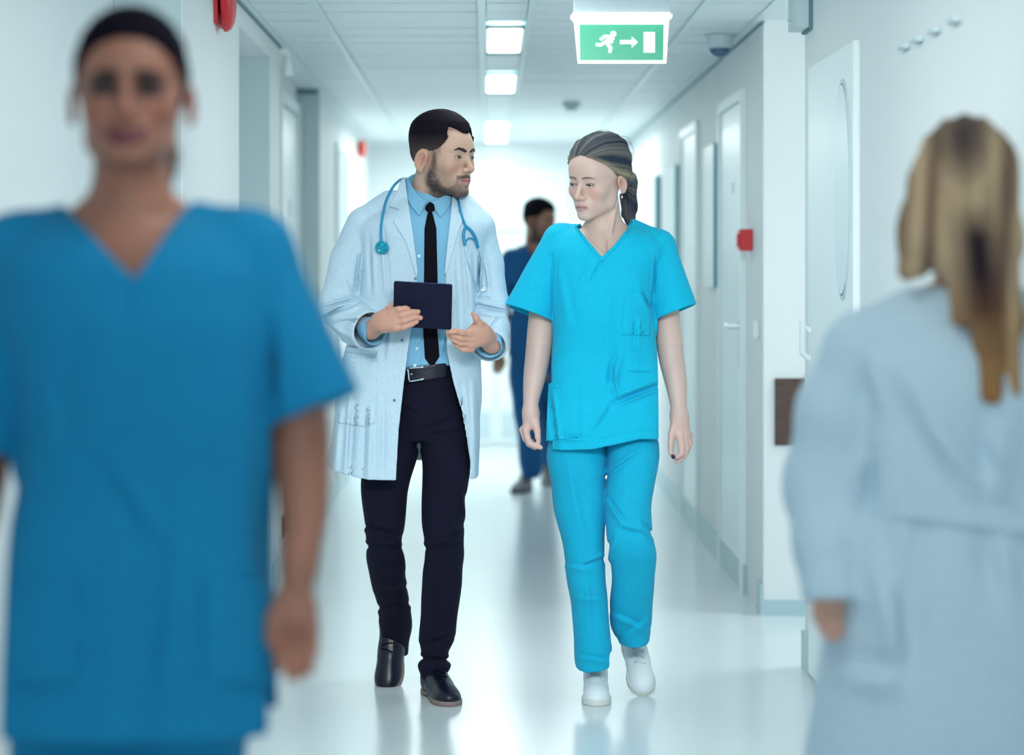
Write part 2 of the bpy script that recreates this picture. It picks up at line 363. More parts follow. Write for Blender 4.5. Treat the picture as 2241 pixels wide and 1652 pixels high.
# exit sign
YS = 8.1; sg = FPX/YS
def sp(px, py): return ((px-VX)/sg, CH-(py-VY)/sg)
b = empty('exit_sign', (.46, YS, 2.03), 'lit green emergency exit sign with running figure, arrow and door, hanging from the ceiling', 'exit sign')
x0, zt = sp(1256, 0); x1, zb = sp(1466, 32)
box('mount_box', x0, x1, YS-.02, YS+.06, zb, CZ-.002, M['greywhite'], b, .004)
x0, zt = sp(1250, 29); x1, zb = sp(1470, 42); box('lamp_bar', x0, x1, YS-.028, YS+.068, zb, zt, M['glow'], b, .006)
x0, zt = sp(1258, 42); x1, zb = sp(1463, 54); 
bm = bmesh.new(); prism(bm, [sp(1256, 42), sp(1464, 42), sp(1458, 138), sp(1265, 138)], YS+.004, YS+.012); bmo('sign_frame', bm, M['glow'], b)
bm = bmesh.new(); prism(bm, [sp(1268, 53), sp(1453, 53), sp(1452, 132), sp(1269, 132)], YS+.001, YS+.004); bmo('sign_panel', bm, M['sign_green'], b)
def z6(x, y): return sp(980+x*.3659, y*.3659)
fig = bmesh.new()
for poly in ([(905, 232), (935, 208), (985, 212), (990, 225), (945, 225), (918, 245)],
             [(940, 240), (975, 205), (1000, 232), (970, 262), (985, 285), (978, 316), (960, 316), (962, 288), (940, 262), (918, 280), (885, 276), (885, 258), (915, 258)],
             [(962, 235), (972, 226), (990, 252), (985, 262)]):
    prism(fig, [z6(*q) for q in poly], YS-.0015, YS+.001)
cx, cz = z6(990, 203); r = 18*.3659/sg
prism(fig, [(cx+r*math.cos(a), cz+r*math.sin(a)) for a in np.linspace(0, 2*math.pi, 20, endpoint=False)], YS-.0015, YS+.001)
bmo('running_figure', fig, M['sign_white'], b)
bm = bmesh.new(); prism(bm, [z6(*q) for q in [(1030, 240), (1100, 240), (1100, 218), (1138, 252), (1100, 286), (1100, 264), (1030, 264)]], YS-.0015, YS+.001); bmo('arrow', bm, M['sign_white'], b)
bm = bmesh.new(); prism(bm, [z6(*q) for q in [(1171, 192), (1239, 192), (1239, 315), (1171, 315)]], YS-.0015, YS+.001); bmo('door_symbol', bm, M['sign_white'], b)
# ================================================================= SIGNED-DISTANCE MODELLING
def smin(a, b, k=.01):
    h = np.maximum(k-np.abs(a-b), 0)/k
    return np.minimum(a, b)-h*h*k*.25
def smax(a, b, k=.01): return -smin(-a, -b, k)
def ell(P, c, r):
    x, y, z = (P[0]-c[0])/r[0], (P[1]-c[1])/r[1], (P[2]-c[2])/r[2]
    k0 = np.sqrt(x*x+y*y+z*z)+1e-9
    k1 = np.sqrt((x/r[0])**2+(y/r[1])**2+(z/r[2])**2)+1e-9
    return k0*(k0-1)/k1
def cap(P, a, b, ra, rb=None):
    rb = ra if rb is None else rb
    ab = np.subtract(b, a); L = float(ab@ab)+1e-12
    px, py, pz = P[0]-a[0], P[1]-a[1], P[2]-a[2]
    t = np.clip((px*ab[0]+py*ab[1]+pz*ab[2])/L, 0, 1)
    return np.sqrt((px-t*ab[0])**2+(py-t*ab[1])**2+(pz-t*ab[2])**2)-(ra+(rb-ra)*t)
def chain(P, pts, k=.01):
    """pts: (x,y,z,r)"""
    d = None
    for a, b in zip(pts, pts[1:]):
        e = cap(P, a[:3], b[:3], a[3], b[3]); d = e if d is None else smin(d, e, k)
    return d
def schain(P, pts, k=.01, n=4):
    return chain(P, [tuple(q) for q in curve_pts(pts, n)], k)
def shell(base, F, edge, t0=.009, t1=.018):
    th = t0+t1*np.clip(edge/.04, 0, 1)
    return smax(base+np.minimum(F, th*.55), -(base+th), .002)
def cr(rows, n=80):
    rows = np.array(rows, float); rows = rows[np.argsort(rows[:, 0])]
    z = np.linspace(rows[0, 0], rows[-1, 0], n); out = [z]
    zz = rows[:, 0]
    for j in range(1, rows.shape[1]):
        v = rows[:, j]; m = np.gradient(v, zz) if len(v) > 2 else np.full(len(v), (v[-1]-v[0])/(zz[-1]-zz[0]))
        i = np.clip(np.searchsorted(zz, z)-1, 0, len(zz)-2); h = zz[i+1]-zz[i]; t = (z-zz[i])/h
        out.append((2*t**3-3*t**2+1)*v[i]+(t**3-2*t**2+t)*h*m[i]+(-2*t**3+3*t**2)*v[i+1]+(t**3-t**2)*h*m[i+1])
    return out
class Loft:
    """stack of super-ellipse sections; rows (py, xL, xR, y centre offset, half depth) in photo pixels at depth Y"""
    def __init__(s, Y, rows, n=2.4, grow=0, ktop=.02, kbot=.004):
        R = []
        for py, xl, xr, yo, ry in rows:
            YY = Y+yo
            a, b = at(xl, py, YY), at(xr, py, YY)
            R.append((a[2], (a[0]+b[0])/2, YY, (b[0]-a[0])/2, ry))
        s.t = cr(R); s.n = n; s.kt, s.kb = ktop, kbot
        s.z0, s.z1 = s.t[0][0], s.t[0][-1]
    def __call__(s, P, grow=0):
        z = np.clip(P[2], s.z0, s.z1)
        cx, cy, rx, ry = (np.interp(z, s.t[0], q) for q in s.t[1:])
        rx = rx+grow; ry = ry+grow; n = s.n
        u, v = np.abs(P[0]-cx)/rx, np.abs(P[1]-cy)/ry
        q = (u**n+v**n+1e-9)**(1/n)
        g = np.sqrt((u**(n-1)/rx)**2+(v**(n-1)/ry)**2)/q**(n-1)+1e-6
        d = (q-1)/np.minimum(g, 1/np.minimum(rx, ry)*1.0+0*g)
        return smax(smax(d, P[2]-s.z1-grow, s.kt), s.z0-grow-P[2], s.kb)
def poly(P, pts):
    """signed distance (metres) to a polygon given in photo pixels, projected along the viewing rays"""
    px = VX+FPX*P[0]/P[1]; py = VY-FPX*(P[2]-CH)/P[1]
    d = np.full(px.shape, 1e9); ins = np.zeros(px.shape, bool); n = len(pts)
    for i in range(n):
        (ax, ay), (bx, by) = pts[i], pts[(i+1) % n]
        ex, ey = bx-ax, by-ay; wx, wy = px-ax, py-ay
        t = np.clip((wx*ex+wy*ey)/(ex*ex+ey*ey), 0, 1)
        d = np.minimum(d, (wx-ex*t)**2+(wy-ey*t)**2)
        c = ((ay > py) != (by > py)) & (px < (bx-ax)*(py-ay)/((by-ay) if by != ay else 1e-9)+ax)
        ins ^= c
    d = np.sqrt(d)*P[1]/FPX
    return np.where(ins, -d, d)
def folds(P, segs, Y):
    """creases: (px0,py0,px1,py1,width m,amp m) added to a distance; positive amp is a ridge"""
    out = 0
    X = P[0]*Y/P[1]; Z = (P[2]-CH)*Y/P[1]
    for x0, y0, x1, y1, w, a in segs:
        A, B = at(x0, y0, Y), at(x1, y1, Y)
        ax, az, bx, bz = A[0], A[2]-CH, B[0], B[2]-CH
        ex, ez = bx-ax, bz-az; L = ex*ex+ez*ez+1e-9
        t = np.clip(((X-ax)*ex+(Z-az)*ez)/L, 0, 1)
        d2 = (X-ax-ex*t)**2+(Z-az-ez*t)**2
        s = ((X-ax)*ez-(Z-az)*ex)/L**.5; e = (.25+.75*np.sin(np.pi*(t*.84+.08)))
        w2 = w*.72; far = np.exp(-np.maximum(d2-s*s, 0)/(w*w))
        out = out-1.35*a*(np.exp(-(s/w2)**2)-.75*np.exp(-((s-1.5*w2*(1 if ex*ez > 0 else -1))/(w2*.8))**2))*far*e
    return out
def wrk(P, a, f=1.0, s=0.0):
    x, y, z = P
    return a*(np.sin(f*23*x+f*6*np.sin(f*7*z+s)+s)*np.cos(f*9*z+3*np.sin(f*11*x+s)+f*5*y)*.6+np.sin(f*31*z+4*np.sin(f*13*x+2*s)+f*17*y)*.4)
def surf(f, lo, hi, h, c=4):
    lo = np.array(lo, float); hi = np.array(hi, float)
    nb = np.maximum(np.ceil((hi-lo)/(h*c)).astype(int), 1)
    g = [lo[i]+(np.arange(nb[i])+.5)*h*c-.5*h for i in range(3)]
    G = np.meshgrid(*g, indexing='ij'); D = f([q.ravel() for q in G]).reshape(nb)
    act = np.abs(D) < h*c*1.75
    V = np.repeat(np.repeat(np.repeat(D.astype(np.float32), c, 0), c, 1), c, 2)
    I = np.argwhere(act)
    o = np.arange(c); OX, OY, OZ = np.meshgrid(o, o, o, indexing='ij')
    ix = (I[:, 0, None]*c+OX.ravel()).ravel(); iy = (I[:, 1, None]*c+OY.ravel()).ravel(); iz = (I[:, 2, None]*c+OZ.ravel()).ravel()
    for s in range(0, len(ix), 400000):
        q = slice(s, s+400000)
        V[ix[q], iy[q], iz[q]] = f([lo[0]+ix[q]*h, lo[1]+iy[q]*h, lo[2]+iz[q]*h])
    V[0] = V[-1] = h; V[:, 0] = V[:, -1] = h; V[:, :, 0] = V[:, :, -1] = h
    s = V < 0
    n = np.array(V.shape)-1
    cnt = np.zeros(n, np.int8)
    cs = [(i, j, k) for i in (0, 1) for j in (0, 1) for k in (0, 1)]
    for i, j, k in cs: cnt += s[i:i+n[0], j:j+n[1], k:k+n[2]]
    C = np.argwhere((cnt > 0) & (cnt < 8)); idx = np.full(n, -1, np.int32); idx[C[:, 0], C[:, 1], C[:, 2]] = np.arange(len(C))
    val = np.stack([V[C[:, 0]+i, C[:, 1]+j, C[:, 2]+k] for i, j, k in cs], 1)
    acc = np.zeros((len(C), 3)); w = np.zeros(len(C))
    for a in range(8):
        for b in range(a+1, 8):
            if sum(abs(p-q) for p, q in zip(cs[a], cs[b])) != 1: continue
            va, vb = val[:, a], val[:, b]; m = (va < 0) != (vb < 0)
            t = np.where(m, va/np.where(m, va-vb, 1), 0)
            p = np.array(cs[a])+t[:, None]*(np.array(cs[b])-np.array(cs[a]))
            acc += p*m[:, None]; w += m
    verts = lo+(C+acc/w[:, None])*h
    F = []
    for ax in range(3):
        u, v = (ax+1) % 3, (ax+2) % 3
        sl0 = [slice(1, -1)]*3; sl1 = [slice(1, -1)]*3; sl0[ax] = slice(0, -1); sl1[ax] = slice(1, None)
        A, B = s[tuple(sl0)], s[tuple(sl1)]
        E = np.argwhere(A != B); 
        if not len(E): continue
        fl = A[E[:, 0], E[:, 1], E[:, 2]]
        base = E+1; base[:, ax] -= 1
        def cell(du, dv):
            q = base.copy(); q[:, u] -= du; q[:, v] -= dv
            return idx[q[:, 0], q[:, 1], q[:, 2]]
        q = np.stack([cell(1, 1), cell(0, 1), cell(0, 0), cell(1, 0)], 1)
        q[~fl] = q[~fl][:, ::-1]; F.append(q)
    F = np.concatenate(F); F = F[(F >= 0).all(1)]
    return verts, F
def tomesh(name, parts, colf=None):
    vs, fs, n = [], [], 0
    for v, f in parts: vs.append(v); fs.append(f+n); n += len(v)
    v = np.concatenate(vs); f = np.concatenate(fs).astype(np.int32)
    me = bpy.data.meshes.new(name)
    me.vertices.add(len(v)); me.vertices.foreach_set('co', v.astype(np.float32).ravel())
    me.loops.add(f.size); me.loops.foreach_set('vertex_index', f.ravel())
    me.polygons.add(len(f)); me.polygons.foreach_set('loop_start', np.arange(0, f.size, 4, dtype=np.int32))
    try: me.polygons.foreach_set('loop_total', np.full(len(f), 4, np.int32))
    except Exception: pass
    me.polygons.foreach_set('use_smooth', np.ones(len(f), bool))
    me.update(calc_edges=True)
    if colf is not None:
        c = colf([v[:, 0], v[:, 1], v[:, 2]])
        a = me.color_attributes.new('Col', 'FLOAT_COLOR', 'POINT')
        a.data.foreach_set('color', np.concatenate([c, np.ones((len(c), 1))], 1).astype(np.float32).ravel())
    return me
import time as _t
def sdf(name, f, lo, hi, h, m, parent=None, origin=None, colf=None, extra=None):
    t0 = _t.time(); p = surf(f, lo, hi, h)
    me = tomesh(name, [p]+(extra or []), colf)
    print('SDF %s %d verts %.1fs' % (name, len(me.vertices), _t.time()-t0))
    return link(name, me, m, parent, origin)
def pbox(x0, x1, y0, y1, Y, a, b):
    """world bounds from pixel bounds at depth Y, depth range Y+a..Y+b"""
    p, q = at(x0, y1, Y), at(x1, y0, Y)
    return (p[0], Y+a, p[2]), (q[0], Y+b, q[2])
def patch(f, pts, t, base=0):
    """thin layer of thickness t lying on the front of surface f inside a photo polygon"""
    def g(P):
        d = f(P)-base
        return smax(np.abs(d-t*.4)-t*.6, poly(P, pts), .002)
    return g
def mkpatch(name, f, pts, t, Y, m, parent, h=.0025, a=-.32, b=.0, base=0, label=None):
    xs = [q[0] for q in pts]; ys = [q[1] for q in pts]
    lo, hi = pbox(min(xs)-8, max(xs)+8, min(ys)-8, max(ys)+8, Y, a, b)
    o = sdf(name, patch(f, pts, t, base), lo, hi, h, m, parent)
    if label: o['label'] = label
    return o
def hit(f, px, py, Y0, Y1, off=0):
    t = np.linspace(Y0, Y1, 500); P = np.array([at(px, py, q) for q in t]).T
    d = f([P[0], P[1], P[2]]); i = np.argmax(d < off) if (d < off).any() else len(t)-1
    return P[:, i]

# ---------------------------------------------------------------- heads
class Head:
    def __init__(s, px, py, Y, yaw, pitch=0, roll=0, sc=1.0, fem=False, beard=0, smile=0, lidopen=.0048, chin=0):
        s.c = at(px, py, Y); s.sc = sc; s.fem = fem; s.beard = beard; s.smile = smile; s.lo = lidopen; s.chin = chin
        s.R = np.array(Euler((math.radians(pitch), math.radians(roll), math.radians(yaw)), 'XYZ').to_matrix())
    def loc(s, P):
        q = [(P[i]-s.c[i])/s.sc for i in range(3)]
        return [q[0]*s.R[0, i]+q[1]*s.R[1, i]+q[2]*s.R[2, i] for i in range(3)]
    def w(s, p): return s.c+s.sc*(s.R@np.array(p, float))
    def cran(s, Q):
        d = ell(Q, (0, .012, .030), (.075, .096, .088))
        return smin(d, ell(Q, (0, -.026 if s.fem else -.028, .034 if s.fem else .024), (.063, .062, .064 if s.fem else .060)), .03)
    def skin(s, Q):
        x, y, z = Q; A = [np.abs(x), y, z]; fem = s.fem
        d = s.cran(Q)
        jw = .045 if fem else .055
        d = smin(d, ell(Q, (0, -.026, -.030), (.058 if fem else .060, .058, .070)), .02)
        d = smin(d, ell(A, (.040, -.055, -.026), (.022, .024, .022)), .02)
        d = smin(d, cap(A, (jw+.004, .004, -.035), (jw, -.008, -.070), .011, .011 if fem else .013), .03)
        d = smin(d, cap(A, (jw, -.010, -.070), (.011 if fem else .014, -.074 if fem else -.069, -.103+s.chin), .011 if fem else .014, .011 if fem else .013), .022)
        d = smin(d, ell(Q, (0, -.040, -.066 if fem else -.070), (.046, .049 if fem else .046, .038 if fem else .036)), .02)
        d = smin(d, ell(Q, (0, -.077 if fem else -.073, -.103+s.chin), (.017 if fem else .021, .016, .013 if fem else .015)), .016)
        d = smin(d, cap(A, (0, -.081, .016), (.036, -.072, .019), .010 if not fem else .008), .014)
        d = smax(d, -ell(A, (.031, -.098, -.003), (.018, .014, .012)), .013)
        d = smin(d, ell(Q, (0, -.074, -.066), (.028, .020, .022)), .014)
        # lids over the eyeball, with the opening cut between them
        e = ell(A, (.031, -.0735, -.002), (.0150, .0146, .0135))
        d = smin(d, e, .006)
        d = smax(d, -ell([A[0], y, z-.10*(A[0]-.031)], (.031, -.0905, -.0035), (.0140, .0130, s.lo)), .002)
        # nose
        w = .9 if fem else 1.0
        n = cap(Q, (0, -.084, .006), (0, -.104, -.030), .0075*w, .0085*w)
        n = smin(n, ell(Q, (0, -.1075, -.037), (.0098*w, .0105, .0092)), .008)
        n = smin(n, ell(A, (.0118*w, -.095, -.041), (.0078, .0100, .0074)), .006)
        d = smin(d, n, .010)
        d = smax(d, -ell(A, (.0055, -.1015, -.0485), (.0034, .0048, .0035)), .003)
        # mouth
        sm = s.smile
        u = cap(A, (0, -.0945, -.0650), (.021+.005*sm, -.0825+.003*sm, -.0690+.006*sm), .0046, .0022)
        l = cap(A, (0, -.0925, -.0765), (.019+.005*sm, -.0810+.003*sm, -.0720+.006*sm), .0062, .0020)
        d = smin(d, smin(u, l, .002), .004)
        d = smax(d, -cap(A, (0, -.0995, -.0705-.001*sm), (.022+.006*sm, -.0850+.003*sm, -.0700+.006*sm), .0012), .0025)
        # ears
        es = .86 if fem else 1.0; ex = (A[0]-.0765-(.26 if fem else .34)*(y-.004))/es
        E = [ex, ((y-.012)*.966+(z+.014)*.26)/es, ((z+.014)*.966-(y-.012)*.26)/es]
        er = ell(E, (.0045, 0, .003), (.0065, .0190, .0315)); er = smin(er, ell(E, (.0025, -.004, -.024), (.005, .0085, .0110)), .006)
        er = smax(er, -ell(E, (.0120, -.003, .003), (.0112, .0115, .0205)), .002)
        er = smin(er, cap(E, (.004, -.009, .006), (.004, -.009, -.012), .0035), .003)
        d = smin(d, er, .005)
        return d
    def neck(s, Q, base, r=.056, rb=.062):
        """base in canonical coordinates"""
        return smin(cap(Q, (0, .022, -.045), base, r, rb), cap(Q, (0, .0, -.085), (base[0], base[1]-.03, base[2]), r*.62, r*.7), .03)
    def color(s, Q, skin, lip, hairc=(.02, .012, .012), fade=False):
        x, y, z = Q; a = np.abs(x); n = len(x)
        c = np.tile(np.array(skin), (n, 1)).astype(float)
        def mix(m, col, k=1):
            nonlocal c; m = np.clip(m*k, 0, 1)[:, None]; c = c*(1-m)+np.array(col)*m
        g = lambda px, py, pz, r: np.exp(-((a-px)**2+(y-py)**2+(z-pz)**2)/r**2)
        red = np.array(skin)*np.array([1.0, .70, .66])
        mix(g(.043, -.075, -.032, .024), red, .55); mix(g(0, -.112, -.040, .014), red, .6); mix(g(.077, .012, -.012, .028), red, .75)
        mix(g(.083, .004, -.012, .011), np.array(skin)*np.array([.55, .38, .36]), .6)
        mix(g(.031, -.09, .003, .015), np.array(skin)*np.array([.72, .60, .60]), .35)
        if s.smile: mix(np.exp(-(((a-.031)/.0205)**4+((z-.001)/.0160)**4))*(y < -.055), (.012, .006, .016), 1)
        sm = s.smile
        zl = z-.006*sm*(a/.024)**2
        lipm = np.clip(1-((a/(.025+.009*sm))**2+((zl+.0708)/((.0105 if s.fem else .0085)+.004*sm))**2), 0, 1)*3*(y < -.074)
        mix(lipm, lip)
        ln = np.exp(-((zl+.0708)/.0014)**2)*(a < .022+.005*sm)*(y < -.078); mix(ln, np.array(lip)*.3, .8)
        nr = g(.0055, -.102, -.0485, .0045)*(z < -.045); mix(nr, np.array(skin)*.25, .8)
        # lash line and lid edge
        ed = np.abs(ell([a, y, z-.10*(a-.031)], (.031, -.0905, -.0035), (.0144, .0130, s.lo+.0004)))
        mix(np.exp(-(ed/(.0022 if s.fem else .0016))**2)*(y < -.078)*(z > -.006), (.03, .015, .015), .9)
        if s.beard:
            rs = np.random.RandomState(3).rand(n)*.5+.75
            jaw = 1/(1+np.exp(-(-z-.052-.35*np.clip(.045-a, -.03, .045)+.9*np.clip(y+.05, -.02, .06)*0)/.005))
            side = np.exp(-((y+.026+.18*z)/(.009+.16*np.clip(-z, 0, .06)))**2)*.9*(a > .045)/(1+np.exp((z-.012)/.004))*(a < .0745)
            low = 1/(1+np.exp((z+.088-.75*np.clip(y+.060, 0, .05)-.006*np.sin(z*90+a*120))/.0065))*(y < -.005)
            m = np.clip(jaw*(y < .02), 0, 1)*.0+np.clip(low+side, 0, 1)
            check = .42/(1+np.exp(-(a-.030)/.006))/(1+np.exp((z+.050-.55*np.clip(y+.065, 0, .06))/.009))*(y < -.005)
            must = .95*np.exp(-(((z+.0580+.16*a)/.0062)**4))*(a < .031)*(y < -.068)
            ang = np.exp(-(((a-.029)/.005)**2))*(z < -.056)*(y < -.05)*.7
            soul = np.exp(-((a/.009)**2+((z+.087)/.006)**2))*(y < -.07)
            m = np.maximum.reduce([m, check, must, ang*.9, soul*.8])
            m = m*(y < .02)*(z > -.135)*(1-np.clip(lipm, 0, 1))
            mix(m*rs, hairc, s.beard)
        if fade:
            f = np.clip((z+.004)/.05, 0, 1)*(y > -.048)*(y < .03)+((y >= .03)*np.clip((z+.06)/.05, 0, 1))
            f = f/(1+np.exp((a-.0765)/.0015))
            mix(f, hairc, .85)
        return c
    def eyes(s, parent, iris=(.05, .03, .02), look=(0, 0), white=(.48, .46, .44)):
        for sx in (-1, 1):
            bm = bmesh.new(); bmesh.ops.create_uvsphere(bm, u_segments=28, v_segments=20, radius=.0128*s.sc)
            me = bpy.data.meshes.new('eye'); bm.to_mesh(me); bm.free()
            n = len(me.vertices); co = np.empty(n*3); me.vertices.foreach_get('co', co); co = co.reshape(-1, 3)
            gz = s.R@np.array([math.sin(math.radians(look[0])), -math.cos(math.radians(look[0])), math.sin(math.radians(look[1]))]); gz /= np.linalg.norm(gz)
            ang = np.arccos(np.clip(co@gz/(.0128*s.sc), -1, 1)); c = np.tile(white, (n, 1)); c[ang < .50] = iris; c[ang < .24] = (.004, .004, .004)
            at_ = me.color_attributes.new('Col', 'FLOAT_COLOR', 'POINT'); at_.data.foreach_set('color', np.concatenate([c, np.ones((n, 1))], 1).astype(np.float32).ravel())
            me.transform(Matrix.Translation(s.w((sx*.031, -.0735, -.002))))
            link('eye', me, M['eye'], parent, smooth=True)
    def brows(s, parent, m, th=.0030, arch=.002):
        for sx in (-1, 1):
            pts = [(sx*.012, -.0915, .0168), (sx*.022, -.0905, .0192), (sx*.034, -.0860, .0192), (sx*.046, -.0755, .0155)] if s.fem else [(sx*.012, -.0915, .0145), (sx*.022, -.0905, .0180+arch*.5), (sx*.034, -.0860, .0200+arch), (sx*.046, -.0755, .0170)]
            f = s.skin
            def g(P):
                Q = s.loc(P); Q2 = [Q[0], Q[1]*.0, Q[2]]
                d = chain(Q2, [(p[0], 0, p[2], r) for p, r in zip(pts, (th*.9, th, th*.8, th*.35))], .002)
                return smax(np.abs(s.skin(Q)-.0006)-.0012, d, .001)*s.sc
            c = s.w((sx*.03, -.085, .017)); e = .024*s.sc
            sdf('eyebrow', g, c-e, c+e, .0011, m, parent)
# ================================================================= shoes
def shoe_parts(Mx, laces, m_up, m_sole, m_lace, parent, Lf=.285, dress=True, h=.0035, lab=None):
    """canonical: heel at y=0, toe at y=-L, ground z=0; Mx maps to the world"""
    k = Lf/.285; Mi = np.array(Mx.inverted())
    def Q(P): return [(Mi[i, 0]*P[0]+Mi[i, 1]*P[1]+Mi[i, 2]*P[2]+Mi[i, 3])/k for i in range(3)]
    wt = .043 if dress else .045
    def solid(q):
        d = ell(q, (0.004, -.225, .020), (wt, .062, .034 if dress else .042))
        d = smin(d, ell(q, (.003, -.150, .028), (.042, .095, .044)), .02)
        d = smin(d, ell(q, (0, -.055, .035), (.035, .056, .046)), .02)
        d = smin(d, cap(q, (0, -.150, .040), (0, -.070, .082), .026, .037), .03)
        d = smin(d, cap(q, (0, -.060, .04), (0, -.052, .100), .036, .035), .02)
        return d
    def upper(P):
        q = Q(P); d = solid(q)
        d = smax(d, .014-q[2], .002); d = smax(d, q[2]-.100-.1*(q[1]+.06), .004)
        t = np.abs(q[1]+.172-.3*np.abs(q[0]))                       # seam of the toe cap
        d = d+.0010*np.exp(-(t/.003)**2)
        d = d+.0012*np.exp(-((np.abs(q[0])-.013)/.0022)**2)*(q[2] > .05)*(q[1] < -.08)*(q[1] > -.175)
        return d*k
    def sole(P):
        q = Q(P); q0 = [q[0], q[1], q[2]*0+.022]
        d = smin(ell([q0[0], q0[1], q0[2]*0], (.004, -.222, 0), (wt+.004, .066, 1)), ell([q0[0], q0[1], q0[2]*0], (0, -.055, 0), (.038, .058, 1)), .03)
        d = smin(d, ell([q0[0], q0[1], q0[2]*0], (.003, -.14, 0), (.037, .11, 1)), .03)
        top = .016 if dress else .024
        d = smax(smax(d, q[2]-top, .002), -q[2], .002)
        if dress: d = smax(d, -smax(np.abs(q[1]+.108)-.022, q[2]-.006, .002), .003)
        return d*k
    c = [Vector(Mx@Vector((sx*.06*k, -y*k, z*k))) for sx in (-1, 1) for y in (-.02, .32) for z in (-.01, .14)]
    lo = [min(v[i] for v in c) for i in range(3)]; hi = [max(v[i] for v in c) for i in range(3)]
    o = sdf('shoe', upper, lo, hi, h, m_up, parent); 
    if lab: o['label'] = lab
    sdf('sole', sole, lo, hi, h, m_sole, o)
    if laces:
        bm = bmesh.new()
        for i in range(laces):
            y = (-.165 if dress else -.192)+i*.075/laces; z0 = .072+i*.030/laces
            pts = []
            for x in np.linspace(-.019, .019, 7):
                # sit on the instep
                zz = np.linspace(.14, .02, 200); d = solid([np.full(200, x), np.full(200, y+.25*x*(1 if i % 2 else -1)), zz])
                j = np.argmax(d < .0012); pts.append(Mx@(Vector((x, y+.25*x*(1 if i % 2 else -1), zz[j]))*k))
            tube(bm, pts, (.0022 if dress else .0030)*k, 8)
        bmo('lace', bm, m_lace, o, smooth=True)
    return o
def shoeM(x, y, z, yaw, pitch=0, px=0.0):
    """yaw: toe turned to viewer right; pitch: heel raised about the toe"""
    T = Matrix.Translation((x, y, z))@Matrix.Rotation(math.radians(yaw), 4, 'Z')
    if pitch:
        T = T@Matrix.Translation((0, -.25, 0))@Matrix.Rotation(math.radians(pitch), 4, 'X')@Matrix.Translation((0, .25, 0))
    return T
def A4(px, py, Y, r): p = at(px, py, Y); return (p[0], p[1], p[2], r)
def finger(P, pts, k=.004): return chain(P, [A4(*q) for q in pts], k)

